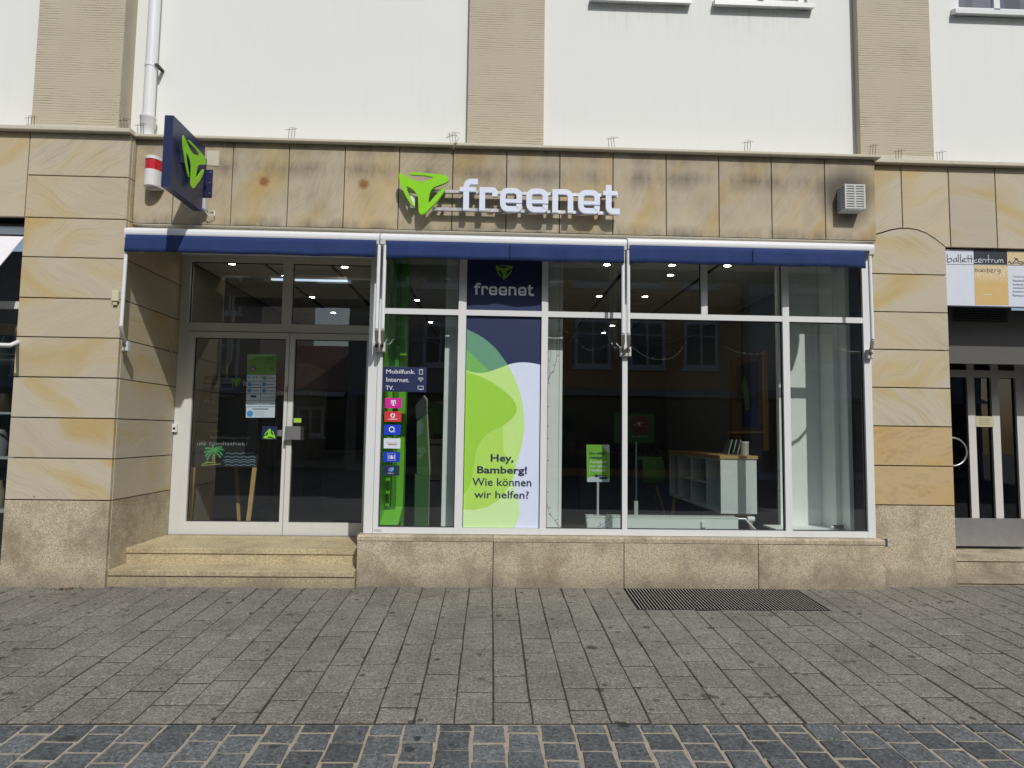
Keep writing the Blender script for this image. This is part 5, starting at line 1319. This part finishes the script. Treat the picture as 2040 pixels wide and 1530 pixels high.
a = at(1672, 1050, .4); build(MB().box(a[0]-.06, a[0]+.03, .37, .40, a[1]-.012, a[1]+.02, .004), 'plug', M['black'], PG); build(MB().box(a[0]+.031, a[0]+.10, .37, .41, a[1]-.012, a[1]+.026, .003), 'adapter', M['white_pl'], PG)
build(MB().tube([(a[0]-.06,.385,a[1]),(a[0]-.09,.385,a[1]+.002)], .008, 8), 'plug_pin', M['white_pl'], PG)
build(MB().box(px['d1'], 3.282, .15, .719, .438, .455), 'display_ledge', wp, WPn); 

# white shelf unit with oak top, counter beyond, chair
SU = empty('shelf_unit', (2.44, 1.6, FZ), 'low white open shelf unit with oak top inside the fourth window', 'shelf unit')
sx0, sx1, sy0, sy1, sz0_, sz1_ = 2.255, 2.61, .66, 2.5, .565, 1.095
su = pm('shelf_white', (.62,.66,.64)); oak = wood('oak_top', (.36,.22,.08), (.50,.34,.14), (14,1,14))
build(MB().box(sx0, sx1, sy0, sy0+.02, sz0_, sz1_), 'end_panel', su, SU)
build(MB().box(sx1-.02, sx1, sy0+.021, sy1, sz0_, sz1_), 'rear_panel', su, SU); build(MB().box(sx0, sx1-.021, sy0+.021, sy1, sz0_, sz0_+.02), 'base_board', su, SU); build(MB().box(sx0, sx1-.021, sy0+.021, sy1, sz1_-.02, sz1_-.0005), 'upper_board', su, SU)
for yy in (1.08, 1.6, 2.1, 2.48): build(MB().box(sx0, sx1-.021, yy, yy+.02, sz0_+.021, sz1_-.021), 'divider', su, SU)
build(MB().box(sx0+.01, sx1-.021, 1.101, 2.09, .82, .835), 'shelf_board', su, SU)
build(MB().box(sx0-.01, sx1+.01, sy0-.012, sy1+.01, sz1_, sz1_+.032), 'top_board', oak, SU)
for xx, yy in ((sx0+.05,.75),(sx1-.05,.75),(sx0+.05,2.4),(sx1-.05,2.4)):
    s = -1 if xx < 2.4 else 1; build(MB().tube([(xx,yy,sz0_-.001),(xx+.05*s,yy-.03*0,FZ)], [.028,.016], 10), 'leg', wo, SU)
build(MB().box(sx0+.03, sx1-.03, .74, .78, sz0_-.03, sz0_-.001), 'leg_rail', wo, SU)
for k, (yy, zz) in enumerate(((1.25,.836),(1.45,.836),(1.75,.836),(1.3,.586),(2.2,.586))):
    build(MB().box(sx0+.08, sx0+.22, yy-.06, yy+.06, zz, zz+.14+.03*(k%2), .004), 'shop_goods', (M['black'], pm('grey_goods', (.2,.2,.2)))[k%2], None, None, ('dark boxed device in the middle cubby of the shelf unit','grey boxed device beside the dark box in the middle cubby','dark boxed device further back in the shelf unit','grey boxed device on the lowest board of the shelf unit','dark boxed device in the farthest cubby of the shelf unit')[k], 'boxed goods', 'boxed goods in the shelf unit')
CP = empty('cup_stack', (2.5, .85, sz1_+.032), 'patterned white round tin standing on the oak top', 'tin')
x_, _ = at(1483, 900, .85)
n_ = NT('patterned_tin'); v_ = n_.n('TexBrick', i_Scale=40.0); n_.l(n_.pos(), v_.inputs['Vector']); v_.inputs['Color1'].default_value = (.5,.5,.46,1); v_.inputs['Color2'].default_value = (.42,.41,.37,1); v_.inputs['Mortar'].default_value = (.06,.06,.06,1)
tinm = n_.fin(v_.outputs[0], .4)
build(MB().tube([(x_,.85,sz1_+.033),(x_,.85,sz1_+.158)], .042, 20), 'tin_body', tinm, CP); build(MB().tube([(x_,.85,sz1_+.159),(x_,.85,sz1_+.168)], .044, 20), 'lid', M['white_pl'], CP)
for k in range(3):
    x_ = at(1450+k*9, 900, 1.0)[0]; m = MB(); m.add([(x_,1.0,1.129),(x_+.01,1.0,1.129),(x_+.07,1.05,1.28),(x_+.06,1.05,1.28),(x_,1.15,1.129),(x_+.01,1.15,1.129),(x_+.07,1.2,1.28),(x_+.06,1.2,1.28)], [(0,1,2,3),(4,7,6,5),(0,3,7,4),(1,5,6,2),(3,2,6,7),(0,4,5,1)])
    build(m, 'brochure', pm('brochure_grey', (.10,.12,.12)), None, None, ('leaning grey brochure left of the patterned tin, leftmost','leaning grey brochure in the middle left of the tin','leaning grey brochure closest to the patterned tin')[k], 'brochure', 'brochures leaning on the oak top')
CN = empty('counter', (1.9, 3.6, FZ), 'dark topped sales counter deep inside the shop', 'counter')
build(MB().box(1.25, 2.55, 3.35, 3.9, 1.02, 1.06), 'counter_top', pm('dark_oak', (.09,.06,.035)), CN); build(MB().box(1.3, 2.5, 3.6, 3.88, FZ, 1.019), 'counter_body', pm('grey_counter', (.10,.10,.095)), CN)
for k in range(6):
    xx = 1.4+k*.2; m = MB(); m.box(xx-.04, xx+.04, 3.55, 3.57, 1.061, 1.061+random.uniform(.12,.24)); m.box(xx-.05, xx+.05, 3.53, 3.6, 1.061, 1.07)
    build(m, 'demo_phone', pm('phone_dark', (.03,.03,.035), .2), None, None, 'demo phone %s on the dark counter' % ('at the left end','second from the left','left of the centre','right of the centre','second from the right','at the right end')[k], 'phone', 'demo phones on the counter')
CH = empty('green_chair', (2.05, 3.0, FZ), 'green plastic shell chair on splayed wooden legs behind the fourth window', 'chair')
chx, chy = 2.07, 2.95; gp_ = plain('chair_green', (.22,.50,.12), .45)
m = MB(); N = 10; vs = []; fs = []
prof = [(-.22,.44),(-.20,.425),(0,.42),(.17,.43),(.215,.50),(.24,.62),(.255,.72),(.26,.78)]
# backrest faces away from the street: seen from behind
for i, (yy, zz) in enumerate(prof):
    for j in range(N+1):
        t_ = j/N*2-1; w_ = .20 if zz < .6 else .20-.05*((zz-.6)/.18)**2
        vs.append((chx+t_*w_, chy-yy+.03*t_*t_*(1 if zz > .5 else 0), FZ+zz+(.03*t_*t_ if zz < .5 else 0)))
for i in range(len(prof)-1):
    for j in range(N): a = i*(N+1)+j; fs.append((a, a+1, a+N+2, a+N+1))
m.add(vs, fs, True); n0 = len(vs); m.add([(x, y+.008, z+.008) for x, y, z in vs], [tuple(reversed(f)) for f in fs], True)
build(m, 'seat_shell', gp_, CH)
for sx_ in (-1, 1):
    for sy_ in (-1, 1): build(MB().tube([(chx+sx_*.10,chy+sy_*.10,FZ+.42),(chx+sx_*.21,chy+sy_*.21,FZ)], [.02,.012], 8), 'leg', wo, CH)
build(MB().box(chx-.12, chx+.12, chy-.02, chy+.02, FZ+.385, FZ+.41), 'leg_rail', wo, CH)
ST_ = empty('floor_stand', (1.4, .9, FZ), 'thin dark floor stand pole with pale sleeve behind the fourth window', 'stand')
x_ = at(1267, 950, .9)[0]; build(MB().tube([(x_,.9,at(1267,998,.9)[1]),(x_,.9,at(1267,880,.9)[1])], .011, 10), 'pole', pm('slate_pole', (.04,.05,.055)), ST_)
build(MB().box(x_-.019, x_+.019, .89, .93, FZ, at(1267,998,.9)[1]), 'sleeve', pm('pale_sleeve', (.45,.5,.45)), ST_)
# wooden wall display with screens
WD = empty('wood_display', (2.95, 1.7, 1.1), 'oak wall display board with a dark product poster, right side of the fourth window', 'display board')
z0_, z1_ = at(1526,897,1.25)[1], at(1526,697,1.25)[1]; x_ = at(1523,800,1.25)[0]
build(MB().box(x_, x_+.035, 1.29, 2.3, z0_, z1_), 'board', wood('shaded_oak_board', (.10,.06,.03), (.16,.10,.05), (14,14,1)), WD); build(MB().box(x_-.004, x_+.04, 1.25, 1.289, z0_, z1_), 'board_edge', wood('sunlit_oak', (.40,.24,.075), (.52,.34,.13), (14,14,1)), WD)  # same oak: sunlit edge painted bright, shaded face painted dark
build(MB().box(x_-.015, x_-.001, 1.42, 2.0, z0_+.55, z1_-.10), 'poster', pm('slate_poster', (.02,.025,.035)), WD)
build(MB().box(x_-.013, x_-.001, 1.42, 1.9, z0_+.26, z0_+.54), 'screen', pm('blue_screen_print', (.015,.03,.14)), WD)
m = MB(); m.add([(x_-.016,1.62,z0_+.45),(x_-.016,1.72,z0_+.44),(x_-.016,1.85,z0_+.72),(x_-.016,1.75,z0_+.86),(x_-.016,1.64,z0_+.66)], [(0,1,2,3,4)]); m.v += []; build(m, 'print', pm('green_figure_print', (.13,.26,.05)), WD)
build(MB().box(x_-.10, x_-.001, 1.3, 2.2, z0_+.18, z0_+.20), 'shelf', oak, WD)
# price poster, far furniture
PR = empty('price_poster', (1.9, 3.0, 1.0), 'green floor poster with a dark red price disc deep in the shop', 'poster')
yy = 2.6
def Zq(a, b): return (1230+a/5.829, 680+b/5.829)
build(MB().prism([at(*Zq(*q), yy) for q in ((-40,820),(430,850),(430,1175),(-40,1180))], yy, yy+.02), 'poster_sheet', pm('dark_poster_green', (.05,.14,.035)), PR)
c_ = at(*Zq(252,965), yy); build(MB().cyl_y(c_[0], c_[1], .118, yy-.004, yy-.0005, 28), 'price_disc', pm('dark_red_disc', (.17,.02,.03)), PR)
txt('9.', Zq(228,935), Zq(285,990), yy-.0045, wh_, PR, .001, .03); txt('99', Zq(272,935), Zq(302,955), yy-.0045, wh_, PR); txt('€', Zq(200,955), Zq(220,985), yy-.0045, wh_, PR); txt('freenet', Zq(165,1095), Zq(355,1112), yy-.001, wh_, PR)
build(MB().box(c_[0]-.25, c_[0]+.05, yy+.021, yy+.1, FZ, 1.0), 'stand', M['dark'], PR)
CL = empty('slat_cabinet', (-2.9, 4.5, FZ), 'pale tall cabinet against the left wall deep behind the door', 'cabinet')
build(MB().box(-3.14, -2.7, 4.0, 5.2, FZ, 2.3), 'cabinet_body', pm('pale_cabinet', (.25,.25,.23)), CL); build(MB().box(-2.699, -2.69, 4.1, 5.1, .5, 2.2), 'cabinet_door', pm('pale_cabinet_door', (.3,.3,.28)), CL)
DK = empty('reception_desk', (-1.9, 3.4, FZ), 'grey reception desk deep behind the right door leaf', 'desk')
build(MB().box(-2.3, -1.2, 3.2, 3.8, 1.0, 1.04), 'desk_top', pm('desk_dark', (.06,.055,.05)), DK); build(MB().box(-2.25, -1.25, 3.25, 3.75, FZ, .999), 'desk_body', pm('desk_grey', (.12,.12,.12)), DK)

# ------------------------------------------------------------------ houses across the street (seen mirrored in the glass)
def house(x0, x1, yf, h, colr, label, wz, wwd, whh, pitch, zs, fr_=(.5,.5,.5), z_off=-.28, rise=3.2):
    T = empty('opposite_house', ((x0+x1)/2, yf-4, z_off), label, 'building', 'houses across the street')
    build(MB().box(x0, x1, yf-8, yf, z_off, h), 'wall', plain('house_render', colr, .85, 0, .12, 1.5), T)
    build(MB().xprof([(yf+.3,h),(yf-4,h+rise),(yf-8.3,h)], x0-.1, x1+.1), 'roof', pm('roof_tiles', (.16,.07,.045)), T)
    n = max(1, int((x1-x0-1)//pitch)); p0 = None
    gl_ = pm('dark_window_glass', (.03,.035,.045), .08); fm_ = pm('window_frame_grey', fr_)
    for zz in zs:
        for k in range(n):
            xx = x0+.5+(x1-x0-1-(n-1)*pitch)/2+k*pitch-wwd/2
            if p0 is None:
                m = MB()
                for q in ((-.12,0,-.12,whh+.12),(wwd,wwd+.12,-.12,whh+.12),(0,wwd,-.12,0),(0,wwd,whh,whh+.12),(wwd/2-.04,wwd/2+.04,0,whh),(0,wwd/2-.04,whh*.68,whh*.72),(wwd/2+.04,wwd,whh*.68,whh*.72),(-.2,wwd+.2,-.22,-.12)): m.box(xx+q[0], xx+q[1], yf+.001, yf+.09, zz+q[2], zz+q[3])
                p0 = build(m, 'window', fm_, T); build(MB().box(xx, xx+wwd, yf+.002, yf+.03, zz, zz+whh), 'pane', gl_, p0); base = (xx, zz)
            else: copy_tree(p0, T, p0.location+Vector((xx-base[0], 0, zz-base[1])))
    m = MB(); m.box(x0+.4, x1-.4, yf+.001, yf+.05, .3+z_off, 2.7); build(m, 'shop_window', gl_, T)
    build(MB().xprof([(yf+.06,3.05),(yf+1.0,2.75),(yf+1.0,2.72),(yf+.06,3.0)], x0+.3, x1-.3), 'awning', pm('house_awning', (.25,.25,.26)), T)
house(.2, 9.7, -19.0, 10.6, (.42,.25,.12), 'orange brown rendered house across the street with white framed windows', 0, 1.15, 1.6, 2.1, (4.0, 7.2), (.45,.48,.5))
house(9.8, 20, -18.4, 9.5, (.30,.31,.33), 'grey rendered house across the street, right of the orange brown one', 0, 1.2, 1.5, 2.6, (4.1, 7.0))
house(-5.7, .0, -18.6, 9.8, (.27,.25,.21), 'beige rendered house across the street, left of the orange brown one', 0, 1.1, 1.4, 1.9, (3.9, 6.9))
house(-9.4, -5.8, -20.5, 3.0, (.30,.29,.26), 'low one storey house across the street between two taller ones', 0, .9, 1.0, 1.6, (1.2,), rise=2.4)
house(-19, -9.5, -19.5, 9.0, (.24,.23,.20), 'dull tall house furthest left across the street', 0, .7, 1.9, 1.15, (3.4, 6.2), (.55,.55,.53))
